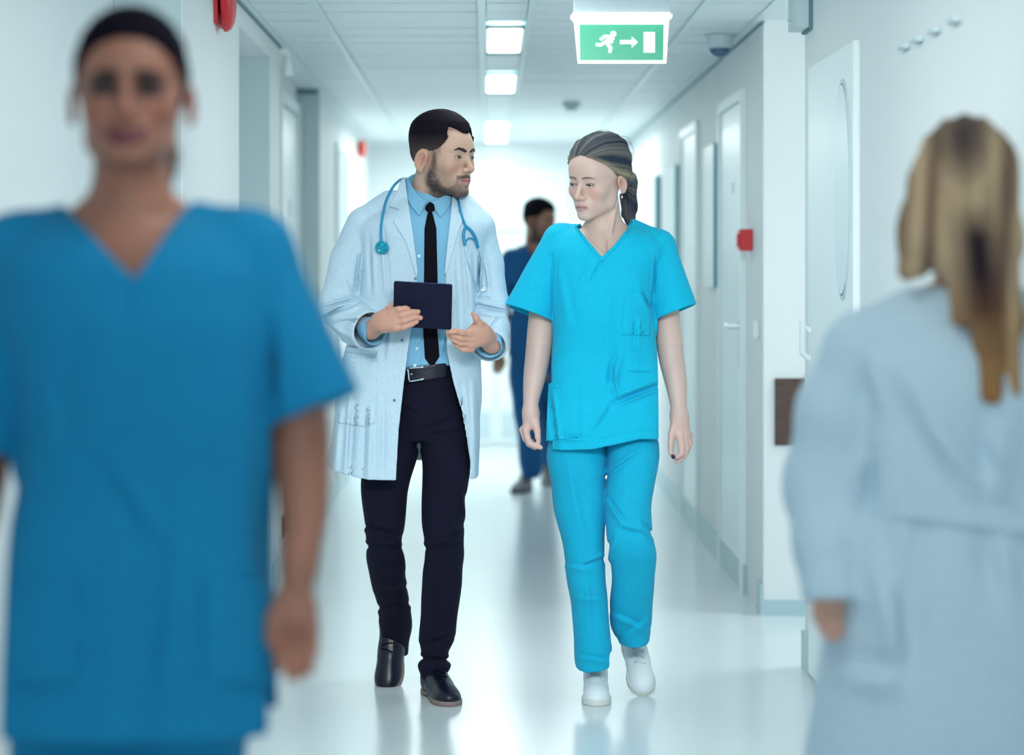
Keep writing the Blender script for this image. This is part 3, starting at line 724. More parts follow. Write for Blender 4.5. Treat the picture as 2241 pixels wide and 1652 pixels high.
# ================================================================= THE DOCTOR
def doctor():
    Y = 7.48
    hd = Head(969, 342, 7.46, 51, 2, 0, 1.06, beard=.92, lidopen=.0037)
    skin = (.56, .36, .27); lip = (.52, .17, .16); hc = (.022, .012, .014)
    # ---- skin: head and neck / hands and forearms / hidden body
    nb = hd.loc([np.array([v]) for v in at(937, 455, 7.50)]); nb = [float(v[0]) for v in nb]
    def fh(P):
        Q = hd.loc(P); d = hd.skin(Q)
        d = smin(d, hd.neck(Q, nb, .058, .064), .016)
        return d*hd.sc
    head = surf(fh, (hd.c[0]-.14, 7.26, 1.50), (hd.c[0]+.14, 7.66, hd.c[2]+.16), .0019)
    # right hand of the doctor, holding the tablet: fingers over the cover, thumb behind
    T = 7.205
    def fr(P):
        d = chain(P, [A4(812, 722, 7.30, .030), A4(833, 705, 7.255, .027), A4(850, 700, 7.235, .026)], .02)
        pm = smin(cap(P, at(846, 690, 7.232), at(862, 684, 7.215), .019, .013), cap(P, at(846, 712, 7.228), at(866, 716, 7.212), .020, .0145), .02)
        pm = smin(pm, cap(P, at(840, 706, 7.238), at(866, 701, 7.212), .022, .014), .02)
        d = smin(d, pm, .02)
        f1 = finger(P, [(856, 681, 7.214, .0108), (872, 677, T-.003, .0096), (887, 675, T, .0084), (893, 676.5, T+.003, .0080)])
        f2 = finger(P, [(859, 694, 7.210, .0112), (880, 690, T-.007, .0100), (903, 683, T-.002, .0086), (915, 682.5, T+.003, .0081)])
        f3 = finger(P, [(862, 706, 7.210, .0108), (884, 702, T-.007, .0097), (908, 694, T-.002, .0083), (920, 695.5, T+.003, .0078)])
        f4 = finger(P, [(864, 719, 7.212, .0100), (884, 716, T-.004, .0088), (902, 709, T, .0076), (912, 704, T+.004, .0068)])
        d = smin(d, smin(smin(f1, f2, .0015), smin(f3, f4, .0015), .0015), .007)
        th = finger(P, [(842, 692, 7.24, .0125), (850, 676, 7.248, .0105), (860, 668, 7.256, .0088), (872, 664, 7.258, .0078)])
        return smin(d, th, .008)
    handr = surf(fr, *pbox(800, 935, 650, 750, 7.22, -.07, .10), .0016)
    # left hand, open, palm towards the tablet
    def fl(P):
        d = chain(P, [A4(1076, 752, 7.32, .031), A4(1058, 733, 7.27, .027), A4(1050, 724, 7.25, .025)], .02)
        pm = smin(cap(P, at(1048, 716, 7.245), at(1028, 728, 7.225), .019, .014), cap(P, at(1050, 744, 7.25), at(1030, 758, 7.235), .019, .0125), .02)
        pm = smin(pm, cap(P, at(1050, 730, 7.25), at(1029, 744, 7.23), .020, .013), .02)
        d = smin(d, pm, .02)
        f1 = finger(P, [(1030, 731, 7.222, .0108), (1012, 728, 7.200, .0095), (997, 725, 7.19, .0083), (985, 727, 7.186, .0074)])
        f2 = finger(P, [(1030, 743, 7.226, .0106), (1009, 741, 7.205, .0094), (992, 734, 7.2, .0082), (980, 728, 7.2, .0072)])
        f3 = finger(P, [(1030, 754, 7.230, .0102), (1009, 752, 7.212, .0090), (993, 744, 7.208, .0078), (984, 736, 7.21, .0068)])
        f4 = finger(P, [(1032, 765, 7.236, .0096), (1015, 765, 7.225, .0084), (1001, 757, 7.222, .0072), (993, 748, 7.222, .0063)])
        d = smin(d, smin(smin(f1, f2, .0015), smin(f3, f4, .0015), .0015), .007)
        th = finger(P, [(1046, 724, 7.24, .0150), (1049, 708, 7.225, .0120), (1043, 698, 7.215, .0096), (1036, 687, 7.21, .0074)])
        return smin(d, th, .010)
    handl = surf(fl, *pbox(972, 1095, 670, 790, 7.25, -.09, .12), .0016)
    legs = [[(917, 955), (860, 1150), (868, 1360)], [(935, 955), (970, 1160), (952, 1450)]]
    def fb(P):
        d = Loft_body(P)
        d = smin(d, chain(P, [A4(800, 510, 7.5, .03), A4(745, 675, 7.48, .028), A4(815, 722, 7.30, .026)], .02), .03)
        d = smin(d, chain(P, [A4(1040, 510, 7.5, .03), A4(1072, 675, 7.48, .028), A4(1072, 750, 7.32, .026)], .02), .03)
        d = smin(d, chain(P, [A4(875, 920, 7.5, .04), A4(840, 1180, 7.50, .03), A4(868, 1380, 7.80, .025)], .02), .03)
        d = smin(d, chain(P, [A4(975, 920, 7.5, .04), A4(970, 1170, 7.46, .03), A4(950, 1480, 7.57, .026)], .02), .03)
        return d
    Loft_body = Loft(Y, [(440, 900, 975, .02, .05), (500, 830, 1040, .02, .08), (650, 830, 1030, .01, .09), (800, 860, 1010, .01, .09), (900, 870, 1000, .01, .07)])
    body = surf(fb, (-.55, 7.1, .05), (.2, 8.0, 1.6), .011)
    def colf(P):
        Q = hd.loc(P); c = hd.color(Q, skin, lip, hc, fade=True)
        hm = P[2] < 1.45
        n = np.random.RandomState(1).rand(len(P[0]))*.04
        ch = np.array((.58, .31, .23))*(1+0*n[:, None]); c[hm] = ch[hm] if ch.ndim == 2 and len(ch) == len(c) else (.58, .32, .24)
        return c
    base = (-.16, 7.6, 0)
    root = link('person', tomesh('person', [head, handr, handl, body], colf), M['skin'], None, base)
    tag(root, 'bearded man in an open white lab coat and black tie, holding a dark tablet', 'person')
    hd.eyes(root, (.06, .035, .02), (6, -4))
    hd.brows(root, M['brow'], .0044, .0015)
    # ---- hair
    def hairc(P):
        Q = hd.loc(P); k = np.clip((Q[2]-.008-.0*Q[1])/.055, 0, 1)[:, None]**.7; k = np.maximum(k, np.clip((Q[1]-.06)/.03, 0, 1)[:, None])
        r = np.random.RandomState(5).rand(len(k), 1)*.3
        return np.array((.010, .008, .013))*k+np.array((.085, .062, .058))*(1-k)*(.8+r)
    def hair(P):
        Q = hd.loc(P); x, y, z = Q; a = np.abs(x)
        th = .0012+.019*np.clip((z-.030)/.07, 0, 1)-.006*np.clip((-.03-y)/.05, 0, 1)*(z > .06)
        d = hd.cran(Q)-th
        line = np.interp(a, [0, .012, .030, .048, .058, .068, .09], [.066, .067, .080, .088, .052, .020, .006])
        back = np.clip((y+.040)/.018, 0, 1); line = line*(1-back)+back*np.interp(y, [-.03, .0, .03, .07, .11], [.012, .010, -.010, -.040, -.055])
        d = smax(d, (line-z)*.7, .006)
        return (d+wrk(Q, .0006, 5, 1)+.0003*np.sin(900*a+300*y+4*np.sin(60*z)))*hd.sc
    sdf('hair', hair, hd.c-.15, hd.c+.15, .0022, M['hair'], root, colf=hairc)
    # ---- moustache and beard relief
    # ---- shirt
    SH = Loft(Y, [(428, 895, 985, .01, .060), (450, 860, 1010, .0, .075), (480, 810, 1050, -.005, .100), (560, 815, 1050, -.01, .118), (660, 820, 1045, -.01, .118), (760, 830, 1030, -.01, .115), (826, 850, 1020, -.005, .115), (850, 850, 1020, 0, .11)], 2.4, ktop=.03)
    neckdir = lambda P: cap(P, at(937, 470, 7.49), at(938, 400, 7.50), .080, .066)
    def shirt(P):
        d = SH(P)
        d = smin(d, smax(neckdir(P), P[2]-at(0, 424, 7.48)[2], .004), .02)
        for a, b in (((738, 672), (812, 722)), ((1078, 675), (1072, 748))):
            c1 = np.array(at(*a, 7.47)); c2 = np.array(at(*b, 7.325))
            n = (c2-c1)/np.linalg.norm(c2-c1); e = c2+n*.030
            c0 = c1+(c2-c1)*.93; u = cap(P, c0, c2+n*.08, .036, .043); u = smax(u, -((P[0]-c0[0])*n[0]+(P[1]-c0[1])*n[1]+(P[2]-c0[2])*n[2])-.02, .002)
            pl = (P[0]-e[0])*n[0]+(P[1]-e[1])*n[1]+(P[2]-e[2])*n[2]
            u = smax(smax(u, -(u+.005), .001), pl, .002); d = np.minimum(d, u)
        d = d+folds(P, [(985, 560, 990, 650, .010, .003), (905, 620, 895, 760, .012, .004), (900, 770, 925, 730, .010, .004), (965, 770, 975, 720, .010, .004), (890, 800, 935, 795, .012, .005), (925, 745, 921, 830, .004, .002)], Y)
        px = VX+FPX*P[0]/P[1]; py = VY-FPX*(P[2]-CH)/P[1]
        return smax(d+wrk(P, .0008, 1.5), (py-(813-(px-884)*.13))*.0014-.3*(px > 1030)-.3*(px < 860), .002)
    lo, hi = pbox(715, 1110, 400, 856, Y, -.34, .16)
    def shirt_vis(P):
        d = shirt(P); V = -(smax(SH(P), 0*P[0]-1, .001)+.03)
        return smax(d, V, .002)
    so = sdf('shirt', shirt_vis, lo, hi, .0033, M['shirt'], root)
    # collar wings
    cl = [(884, 388), (893, 392), (912, 424), (934, 440), (918, 474), (900, 452), (886, 424)]
    crr = [(944, 442), (958, 434), (977, 426), (990, 430), (984, 452), (964, 476), (950, 458)]
    def collar(P):
        s0 = smin(SH(P), cap(P, at(937, 470, 7.49), at(939, 385, 7.505), .084, .070), .03)
        d = np.abs(s0-.004)-.0035
        return smax(d, np.minimum(poly(P, cl), poly(P, crr)), .003)
    lo, hi = pbox(874, 1000, 380, 485, Y, -.22, .02)
    sdf('collar', collar, lo, hi, .002, M['shirt'], so)
    # back of the collar standing round the neck
    def stand(P):
        s0 = cap(P, at(937, 450, 7.50), at(938, 385, 7.515), .070, .065); d = np.abs(s0-.003)-.003
        pz = (P[2]-at(0, 408, 7.5)[2])-.45*(P[1]-7.50)
        return smax(smax(d, pz-.012, .002), -pz-.022, .002)
    sdf('collar_stand', stand, at(937, 470, 7.5)-np.array([.12, .12, 0]), at(937, 340, 7.5)+np.array([.12, .12, 0]), .0025, M['shirt'], so)
    bm = bmesh.new()
    for q in ((912, 762), (908, 800), (917, 560)):
        bm = bmesh.new(); p = hit(shirt, *q, 7.2, 7.5, .001); lathe(bm, [(.0045, -.0015), (.0045, 0), (.002, .0008)], p, 'Y', 12)
        bmo('button', bm, M['wbutton'], so)
    # ---- tie
    tie = [(934, 447), (941, 441), (950, 447), (952, 458), (946, 464), (955, 500), (958, 620), (957, 720), (962, 780), (951, 797), (940, 798), (930, 784), (926, 720), (928, 600), (929, 500), (936, 464), (929, 456)]
    def tief(P):
        s0 = smin(SH(P), cap(P, at(937, 470, 7.49), at(939, 400, 7.505), .084, .074), .03)
        b = .004+.009*np.exp(-((P[2]-at(0, 455, 7.4)[2])/.014)**2)
        d = np.abs(s0-b)-.0045
        return smax(d, poly(P, tie), .004)+.0012*np.exp(-((P[2]-at(0, 466, 7.4)[2])/.003)**2)
    lo, hi = pbox(920, 970, 436, 802, Y, -.22, .0); sdf('tie', tief, lo, hi, .0022, M['tie'], root)
    # ---- trousers
    TL = Loft(Y, [(940, 862, 920, .01, .10), (1000, 800, 914, .0, .095), (1050, 790, 897, .0, .088), (1110, 795, 889, .0, .078), (1160, 799, 884, .01, .072), (1185, 802, 879, .02, .070), (1225, 803, 886, .06, .066), (1280, 813, 889, .14, .060), (1325, 826, 897, .22, .056), (1360, 830, 902, .28, .055), (1400, 836, 897, .33, .052), (1432, 838, 893, .36, .05)], 2.3)
    TR = Loft(Y, [(940, 905, 1023, .01, .10), (1000, 922, 1029, -.02, .095), (1060, 924, 1024, -.03, .088), (1110, 922, 1017, -.035, .080), (1150, 924, 1015, -.035, .077), (1200, 931, 1016, -.03, .074), (1260, 924, 1012, .0, .070), (1330, 921, 1004, .04, .066), (1400, 917, 994, .07, .062), (1440, 922, 980, .08, .060), (1456, 913, 987, .085, .066), (1475, 920, 978, .085, .060), (1490, 928, 972, .085, .055)], 2.3)
    HP = Loft(Y, [(775, 862, 1000, -.005, .116), (826, 860, 1004, -.005, .116), (870, 855, 1012, -.0, .122), (930, 850, 1024, .0, .120), (962, 850, 1026, .0, .105)], 2.5)
    def trs(P):
        d = smin(HP(P), smin(TL(P), TR(P), .004), .02)
        px = VX+FPX*P[0]/P[1]; py = VY-FPX*(P[2]-CH)/P[1]; d = smax(d, ((807-(px-884)*.13)-py)*.0014, .002)
        d = smax(d, -cap(P, at(917, 975, 7.3), at(917, 975, 7.8), .006), .02)
        d = d+folds(P, [(925, 930, 990, 905, .012, .006), (930, 945, 1005, 935, .010, .005), (920, 900, 880, 880, .012, .004), (1010, 1085, 1018, 1130, .010, .006), (930, 1190, 1000, 1185, .012, .007), (940, 1215, 1010, 1140, .012, .005),
                        (800, 1160, 870, 1178, .010, .009), (800, 1195, 880, 1200, .012, -.008), (875, 1190, 885, 1240, .010, .006), (828, 1290, 885, 1275, .012, .007), (825, 1330, 895, 1320, .012, -.007), (945, 1250, 945, 1400, .012, .004), (925, 1400, 985, 1385, .012, .006), (918, 1440, 985, 1444, .010, -.009), (970, 1000, 980, 1180, .012, .004)], Y)
        return d+wrk(P, .0022, 1.3, 2)
    lo, hi = pbox(775, 1040, 800, 1500, Y, -.17, .48); tr = sdf('trousers', trs, lo, hi, .0042, M['trousers'], root)
    bl = [(862, 806), (890, 806), (930, 800), (990, 792), (992, 822), (935, 832), (890, 836), (862, 836)]
    be = mkpatch('belt', lambda P: HP(P), bl, .007, Y, M['leather'], root, .0025, base=.003)
    # buckle: frame bent over the belt
    bm = bmesh.new(); q = [(928, 803), (893, 806), (893, 812), (895, 830), (899, 834), (928, 829)]
    tube(bm, [hit(lambda P: HP(P), a, b2, 7.2, 7.5, .0125) for a, b2 in curve2(q)], .0032, 8)
    tube(bm, [hit(lambda P: HP(P), a, b2, 7.2, 7.5, .0135) for a, b2 in ((894, 819), (903, 818.5))], .0018, 8)
    bmo('buckle', bm, M['chrome'], be, smooth=True)
    # ---- shoes
    shoe_parts(shoeM(at(939, 0, 7.59)[0], 7.63, 0, 14), 5, M['leather'], M['sole'], M['tie'], root, .285)
    shoe_parts(shoeM(at(889, 0, 7.9)[0], 7.99, 0.0, -13, 52), 4, M['leather'], M['sole'], M['tie'], root, .285)
    # ---- lab coat
    CT = Loft(Y, [(432, 890, 990, .02, .085), (455, 850, 1030, .01, .100), (485, 795, 1068, .0, .118), (540, 790, 1062, .0, .135), (600, 790, 1058, .0, .138), (700, 778, 1052, .0, .138), (760, 757, 1053, .0, .145), (850, 740, 1054, .005, .16), (950, 722, 1055, .01, .175), (1056, 704, 1049, .015, .19)], 2.4, ktop=.03)
    JL, JR = np.array(at(794, 488, 7.49)), np.array(at(1050, 496, 7.49))
    def sleeve(P, pts): return chain(P, [A4(*q) for q in pts], .02)
    SL = [(796, 492, 7.49, .055), (768, 570, 7.50, .062), (744, 668, 7.49, .064), (776, 706, 7.40, .064), (806, 722, 7.335, .057), (840, 735, 7.26, .056)]
    SR = [(1047, 498, 7.49, .050), (1063, 580, 7.50, .054), (1073, 672, 7.49, .056), (1074, 722, 7.41, .056), (1070, 752, 7.345, .054), (1060, 790, 7.26, .052)]
    fol = [(712, 668, 770, 650, .007, .009), (722, 688, 785, 662, .008, -.010), (705, 690, 748, 664, .009, .010), (730, 700, 790, 690, .010, .007), (716, 720, 760, 745, .012, -.006), (745, 600, 770, 650, .014, .005),
           (1045, 656, 1085, 660, .007, .009), (1045, 668, 1100, 680, .008, -.010), (1050, 684, 1095, 692, .008, .008), (1090, 700, 1065, 730, .012, -.006), (1060, 560, 1070, 640, .014, .005),
           (832, 500, 845, 640, .010, .006), (808, 520, 812, 640, .010, -.006), (862, 640, 850, 780, .012, .006), (1028, 560, 1036, 700, .010, .006), (1010, 520, 1022, 690, .010, -.005),
           (776, 640, 786, 560, .006, -.012), (1046, 640, 1050, 560, .006, -.010),
           (745, 900, 730, 1040, .016, .010), (775, 880, 765, 1045, .014, -.010), (812, 900, 806, 1045, .016, .010), (840, 870, 838, 1040, .012, -.006), (1035, 840, 1040, 1050, .014, .008), (1010, 850, 1022, 1000, .012, -.006), (990, 560, 1000, 760, .012, .005)]
    def body0(P):
        d = CT(P)
        d = smin(d, smin(cap(P, at(905, 425, 7.5), JL+(0.012, 0, .0), .06, .052), cap(P, at(972, 430, 7.5), JR+(-.006, 0, 0), .06, .050), .01), .03)
        return d
    def arms0(P): return np.minimum(sleeve(P, SL), sleeve(P, SR))
    def coat0(P): return smin(body0(P), arms0(P), .02)+folds(P, fol, Y)+wrk(P, .0016, 1.0, 3)
    opening = [(884, 380), (888, 430), (903, 520), (914, 600), (912, 640), (897, 740), (884, 840), (873, 940), (865, 1080), (1026, 1090), (1029, 1010), (1010, 900), (990, 830), (978, 770), (974, 700), (975, 600), (984, 500), (991, 425), (985, 360)]
    def coat(P):
        F = folds(P, fol, Y)+wrk(P, .0016, 1.0, 3)
        po = poly(P, opening)
        d = shell(body0(P), F, np.minimum(po-.012, P[2]-.72)+.6*np.clip(P[2]-1.40, 0, .1), .008, .018)
        cut = smax(po, P[1]-7.50, .004)
        d = smax(d, -cut, .003)
        nk = smax(cap(P, at(937, 460, 7.49), at(938, 360, 7.50), .070, .080), 1.545-P[2], .004)
        d = smax(d, -nk, .004)
        d = smax(d, P[2]-1.575-.0*P[1], .004)
        zb = np.interp(P[0]/P[1]*FPX+VX, [700, 790, 865, 1000, 1050], [at(0, y, 7.33)[2] for y in (1031, 1047, 1049, 1055, 1059)])
        d = smax(d, zb+.10*(P[1]-7.33)-P[2], .002)
        s = None
        for pts in (SL, SR):
            q0 = sleeve(P, pts)
            a, b = np.array(A4(*pts[4])[:3]), np.array(A4(*pts[5])[:3]); n = (b-a)/np.linalg.norm(b-a); e = a+n*.012
            pl = (P[0]-e[0])*n[0]+(P[1]-e[1])*n[1]+(P[2]-e[2])*n[2]
            q = shell(q0, F, -pl-.03, .007, .016)
            near = cap(P, a, b+n*.2, .12)
            q = smax(q, np.where(near < 0, pl, -1), .002)
            s = q if s is None else np.minimum(s, q)
        return smin(d, s, .012)
    lo, hi = pbox(690, 1125, 385, 1070, Y, -.35, .25)
    co = sdf('lab_coat', coat, lo, hi, .0036, M['coat'], root)
    # lapels
    lapL = [(886, 386), (893, 440), (905, 520), (915, 598), (910, 604), (900, 570), (888, 530), (868, 498), (860, 484), (873, 458), (851, 452), (868, 420), (876, 396)]
    lapR = [(990, 428), (986, 470), (976, 560), (972, 604), (980, 590), (1000, 520), (1015, 476), (1003, 462), (1010, 455), (1001, 440)]
    for q in (lapL, lapR):
        mkpatch('lapel', coat0, q, .006, Y, M['coat'], co, .0022, base=.001)
    pk = [(757, 756), (822, 762), (826, 768), (826, 778), (822, 778), (822, 782), (756, 772)]
    mkpatch('pocket_edge', coat0, [(757, 758), (826, 766), (826, 777), (755, 770)], .004, Y, M['coat'], co, .0025, base=.0)
    mkpatch('pocket', coat0, [(745, 780), (826, 782), (822, 925), (800, 935), (735, 925)], .0035, Y, M['coat'], co, .0028)
    mkpatch('pocket', coat0, [(800, 905), (850, 912), (846, 932), (800, 926)], .003, Y, M['coat'], co, .0028) if False else None
    bm = bmesh.new()
    for q in ((909, 609.5), (880, 744.5), (863, 876)):
        p = hit(coat0, *q, 7.1, 7.5, .001); lathe(bm, [(.0045, -.002), (.0045, 0), (.0025, .0008)], p, 'Y', 14)
        b1 = bmo('button', bm, M['button'], co); bm = bmesh.new()
    bm.free()
    # ---- tablet, leaning on the fingers
    X0, Zc = at(925, 668, 7.225)[0], at(925, 668, 7.225)[2]
    Tm = Matrix.Translation((X0, 7.232, Zc))@Matrix.Rotation(math.radians(3.2), 4, 'Y')@Matrix.Rotation(math.radians(-8), 4, 'Z')@Matrix.Rotation(math.radians(13), 4, 'X')
    t = empty('tablet', (X0, 7.232, Zc-.07), 'dark navy tablet in a folding cover, held by the bearded man', 'tablet')
    bm = bmesh.new()
    for i in range(3):
        x0 = -.088+i*.0588; bbox(bm, x0+.0004, x0+.0584, -.0085, -.0045, -.0690, .0690, .0022)
    bm.transform(Tm); bmo('cover_panel', bm, M['tablet'], t)
    bm = bmesh.new(); bbox(bm, -.0885, .0885, -.0048, .006, -.0698, .0698, .003); bm.transform(Tm); bmo('tablet_body', bm, M['tablet_edge'], t)
    bm = bmesh.new(); bbox(bm, -.082, .082, .0055, .0068, -.064, .064); bm.transform(Tm); bmo('screen', bm, M['black'], t)
    # ---- stethoscope
    st = empty('stethoscope', tuple(at(937, 420, 7.5)), 'blue stethoscope draped round the neck of the man in the lab coat', 'stethoscope')
    def onc(px, py, off=.007): return hit(coat0, px, py, 7.1, 7.62, off)
    L = [onc(*q) for q in ((835, 532), (834, 500), (838, 470), (845, 440), (857, 414), (868, 400))]
    back = [at(880, 392, 7.53), at(905, 392, 7.60), at(937, 396, 7.63), at(975, 404, 7.60), at(995, 420, 7.52)]
    Rr = [onc(*q) for q in ((1003, 440), (1007, 460), (1013, 480), (1020, 496))]
    bm = bmesh.new(); tube(bm, curve_pts(L+back+Rr, 8), .0042, 10)
    def branch(b, pts, r, off=.008): tube(b, curve_pts([hit(coat0, q[0], q[1], 7.1, 7.6, off) for q in pts], 6), r, 10)
    branch(bm, [(1020, 495), (1015, 508), (1015, 522), (1018, 538)], .0048); branch(bm, [(1020, 495), (1032, 506), (1041, 522), (1046, 542)], .0048)
    branch(bm, [(1018, 537), (1020, 527), (1029, 521), (1039, 527), (1045, 540)], .0022)
    bmo('rubber_tube', bm, M['tube'], st, smooth=True)
    bm = bmesh.new(); branch(bm, [(1018, 536), (1021, 558), (1030, 592), (1041, 624), (1046, 635), (1055, 636)], .0022, .006); branch(bm, [(1046, 540), (1053, 560), (1062, 590), (1066, 620), (1066, 632), (1060, 636)], .0022, .006)
    bmo('ear_tube', bm, M['chrome'], st, smooth=True)
    bm = bmesh.new()
    for q in ((1056, 635), (1059, 631)):
        p = onc(*q); bmesh.ops.create_icosphere(bm, subdivisions=2, radius=.0058, matrix=Matrix.Translation(p))
    bmo('ear_tip', bm, M['sneaker'], st, smooth=True)
    p = onc(836.5, 541, .004); bm = bmesh.new()
    R_ = Matrix.Translation(p)@Matrix.Rotation(math.radians(18), 4, 'X')@Matrix.Rotation(math.radians(-12), 4, 'Z')
    lathe(bm, [(.0195, .001), (.0215, -.002), (.0215, -.006), (.019, -.010), (.012, -.013), (.010, -.017)], (0, 0, 0), 'Y', 32); bm.transform(R_)
    cp = bmo('chest_piece', bm, M['chest'], st, smooth=True)
    bm = bmesh.new(); lathe(bm, [(.0125, -.010), (.0135, -.019), (.0115, -.022), (.0105, -.0205), (.002, -.0200)], (0, 0, .004), 'Y', 28); bm.transform(R_)
    bmo('bell', bm, M['chest'], cp, smooth=True)
    return root
def curve2(q, n=5):
    return [tuple(p[:2]) for p in curve_pts([(a, b, 0) for a, b in q], n)]

# ================================================================= THE WOMAN IN CYAN SCRUBS
def woman():
    Y = 7.47
    hd = Head(1307, 392, 7.45, -37, 11, 3, 1.03, fem=True, lidopen=.0035, chin=.006)
    skin = (.68, .48, .41); lip = (.54, .29, .27)
    nb = [float(v[0]) for v in hd.loc([np.array([v]) for v in at(1326, 520, 7.49)])]
    CH_ = Loft(Y, [(498, 1274, 1386, .03, .040), (520, 1230, 1420, .02, .070), (545, 1216, 1430, .01, .090), (620, 1225, 1420, .0, .10), (760, 1235, 1420, .0, .09), (920, 1225, 1430, .0, .08)])
    def fh(P):
        Q = hd.loc(P); d = hd.skin(Q)
        n = hd.neck(Q, nb, .045, .052)
        d = smin(d, n, .016)*hd.sc
        t = CH_(P)
        t = smin(t, cap(P, at(1318, 548, 7.44), at(1256, 522, 7.44), .012, .008), .02)      # collar bones
        t = smin(t, cap(P, at(1334, 548, 7.44), at(1388, 515, 7.45), .012, .008), .02)
        d = smin(d, t, .045)
        # neck muscle running to the collar bone
        d = smin(d, cap(P, at(1349, 440, 7.447), at(1331, 540, 7.415), .005, .004), .012)
        return d+folds(P, [(1322, 520, 1326, 560, .007, .003), (1332, 520, 1329, 556, .005, -.003)], Y)
    zc = 1.33-(600-590)/708
    head = surf(lambda P: smax(fh(P), 1.33-P[2], .004), (hd.c[0]-.16, 7.25, 1.325), (hd.c[0]+.17, 7.66, hd.c[2]+.15), .0021)
    def handL(P):
        d = schain(P, [A4(1192, 640, 7.49, .040), A4(1184, 710, 7.49, .0395), A4(1178, 770, 7.485, .038), A4(1169, 830, 7.455, .0325), A4(1162, 880, 7.435, .0225), A4(1161, 905, 7.43, .0205)], .006)
        d = smin(d, cap(P, at(1160, 905, 7.43), at(1152, 938, 7.425), .020, .014), .02); d = smin(d, cap(P, at(1166, 905, 7.43), at(1171, 930, 7.42), .016, .013), .02)
        f = finger(P, [(1151, 938, 7.415, .0115), (1154, 957, 7.405, .0102), (1159, 970, 7.40, .0094), (1171, 976, 7.395, .0084), (1183, 979, 7.395, .0072)])
        f = np.minimum(f, finger(P, [(1144, 940, 7.43, .0110), (1150, 960, 7.425, .0095), (1158, 972, 7.425, .009), (1170, 979, 7.425, .008)]))
        f = np.minimum(f, finger(P, [(1143, 941, 7.445, .0105), (1149, 958, 7.445, .0092), (1160, 968, 7.448, .0084), (1170, 972, 7.45, .0074)]))
        f = np.minimum(f, finger(P, [(1144, 940, 7.46, .0098), (1150, 954, 7.463, .0084), (1158, 962, 7.468, .0076), (1165, 966, 7.47, .0066)]))
        d = smin(d, f, .006)
        return smin(d, finger(P, [(1172, 925, 7.415, .0125), (1176, 943, 7.405, .0105), (1177, 957, 7.40, .0088), (1179, 966, 7.40, .0070)]), .010)
    def handR(P):
        d = schain(P, [A4(1455, 645, 7.49, .038), A4(1461, 710, 7.49, .0385), A4(1468, 775, 7.485, .0385), A4(1479, 835, 7.45, .0325), A4(1485, 888, 7.42, .0235), A4(1486, 912, 7.41, .0220)], .006)
        d = smin(d, cap(P, at(1484, 912, 7.41), at(1486, 948, 7.40), .021, .017), .02); d = smin(d, cap(P, at(1492, 912, 7.41), at(1501, 950, 7.41), .018, .015), .02)
        f = finger(P, [(1488, 955, 7.39, .0118), (1492, 978, 7.375, .0105), (1492, 992, 7.372, .0096), (1483, 999, 7.375, .0082), (1474, 1000, 7.38, .0068)])
        f = np.minimum(f, finger(P, [(1497, 955, 7.40, .0115), (1501, 980, 7.385, .0102), (1498, 996, 7.385, .0094), (1489, 1004, 7.388, .0082), (1480, 1010, 7.39, .0066)]))
        f = np.minimum(f, finger(P, [(1504, 954, 7.415, .0110), (1507, 974, 7.405, .0098), (1502, 988, 7.405, .009), (1494, 994, 7.41, .008)]))
        f = np.minimum(f, finger(P, [(1509, 951, 7.43, .0100), (1511, 968, 7.425, .0088), (1506, 979, 7.425, .008), (1500, 984, 7.43, .007)]))
        d = smin(d, f, .006)
        return smin(d, finger(P, [(1478, 925, 7.40, .0130), (1470, 950, 7.39, .0105), (1468, 972, 7.385, .0095), (1468, 990, 7.385, .0076)]), .010)
    hl = surf(handL, *pbox(1130, 1225, 625, 992, 7.45, -.09, .09), .0020)
    hr = surf(handR, *pbox(1415, 1525, 625, 1022, 7.44, -.10, .11), .0020)
    def fb(P):
        d = CH_(P)
        d = smin(d, chain(P, [A4(1270, 930, 7.47, .05), A4(1282, 1180, 7.47, .035), A4(1303, 1470, 7.53, .028)], .02), .03)
        return smin(d, chain(P, [A4(1380, 930, 7.47, .05), A4(1380, 1170, 7.42, .035), A4(1388, 1385, 7.60, .028)], .02), .03)
    body = surf(lambda P: smax(fb(P), P[2]-1.345, .003), (.15, 7.2, .08), (.62, 7.8, 1.36), .011)
    def colf(P):
        Q = hd.loc(P); c = hd.color(Q, skin, lip)
        m = P[2] < 1.10; c[m] = (.64, .46, .41)
        t = np.clip((.92-P[2])/.10, 0, 1)[:, None]*.45; c = c*(1-t)+np.array((.68, .40, .35))*t
        # dark varnish on one finger tip
        e = at(1474, 1000, 7.38); dd = (P[0]-e[0]+.003)**2+(P[2]-e[2])**2
        c[(dd < .008**2) & (P[1] < 7.40)] = (.06, .02, .04)
        return c
    root = link('person', tomesh('person', [head, hl, hr, body], colf), M['skin'], None, (.36, 7.55, 0))
    tag(root, 'woman in bright cyan scrubs and white sneakers walking beside the bearded man', 'person')
    hd.eyes(root, (.03, .024, .024), (-8, -24), (.34, .31, .30))
    hd.brows(root, mat('light_brow', (.20, .12, .09), .7), .0026, .001)
    # ---- hair, combed back into a ponytail
    tie = (.010, .118, .015)
    def hcol(P):
        Q = hd.loc(P); x, y, z = Q
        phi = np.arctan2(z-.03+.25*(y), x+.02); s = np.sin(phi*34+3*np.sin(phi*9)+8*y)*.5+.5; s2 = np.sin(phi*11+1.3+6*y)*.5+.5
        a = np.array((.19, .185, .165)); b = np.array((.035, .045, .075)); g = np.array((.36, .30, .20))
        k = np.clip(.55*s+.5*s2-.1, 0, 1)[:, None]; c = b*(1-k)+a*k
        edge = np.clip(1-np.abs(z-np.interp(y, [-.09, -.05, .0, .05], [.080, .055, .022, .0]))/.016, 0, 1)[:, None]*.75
        c = c*(1-edge)+g*edge
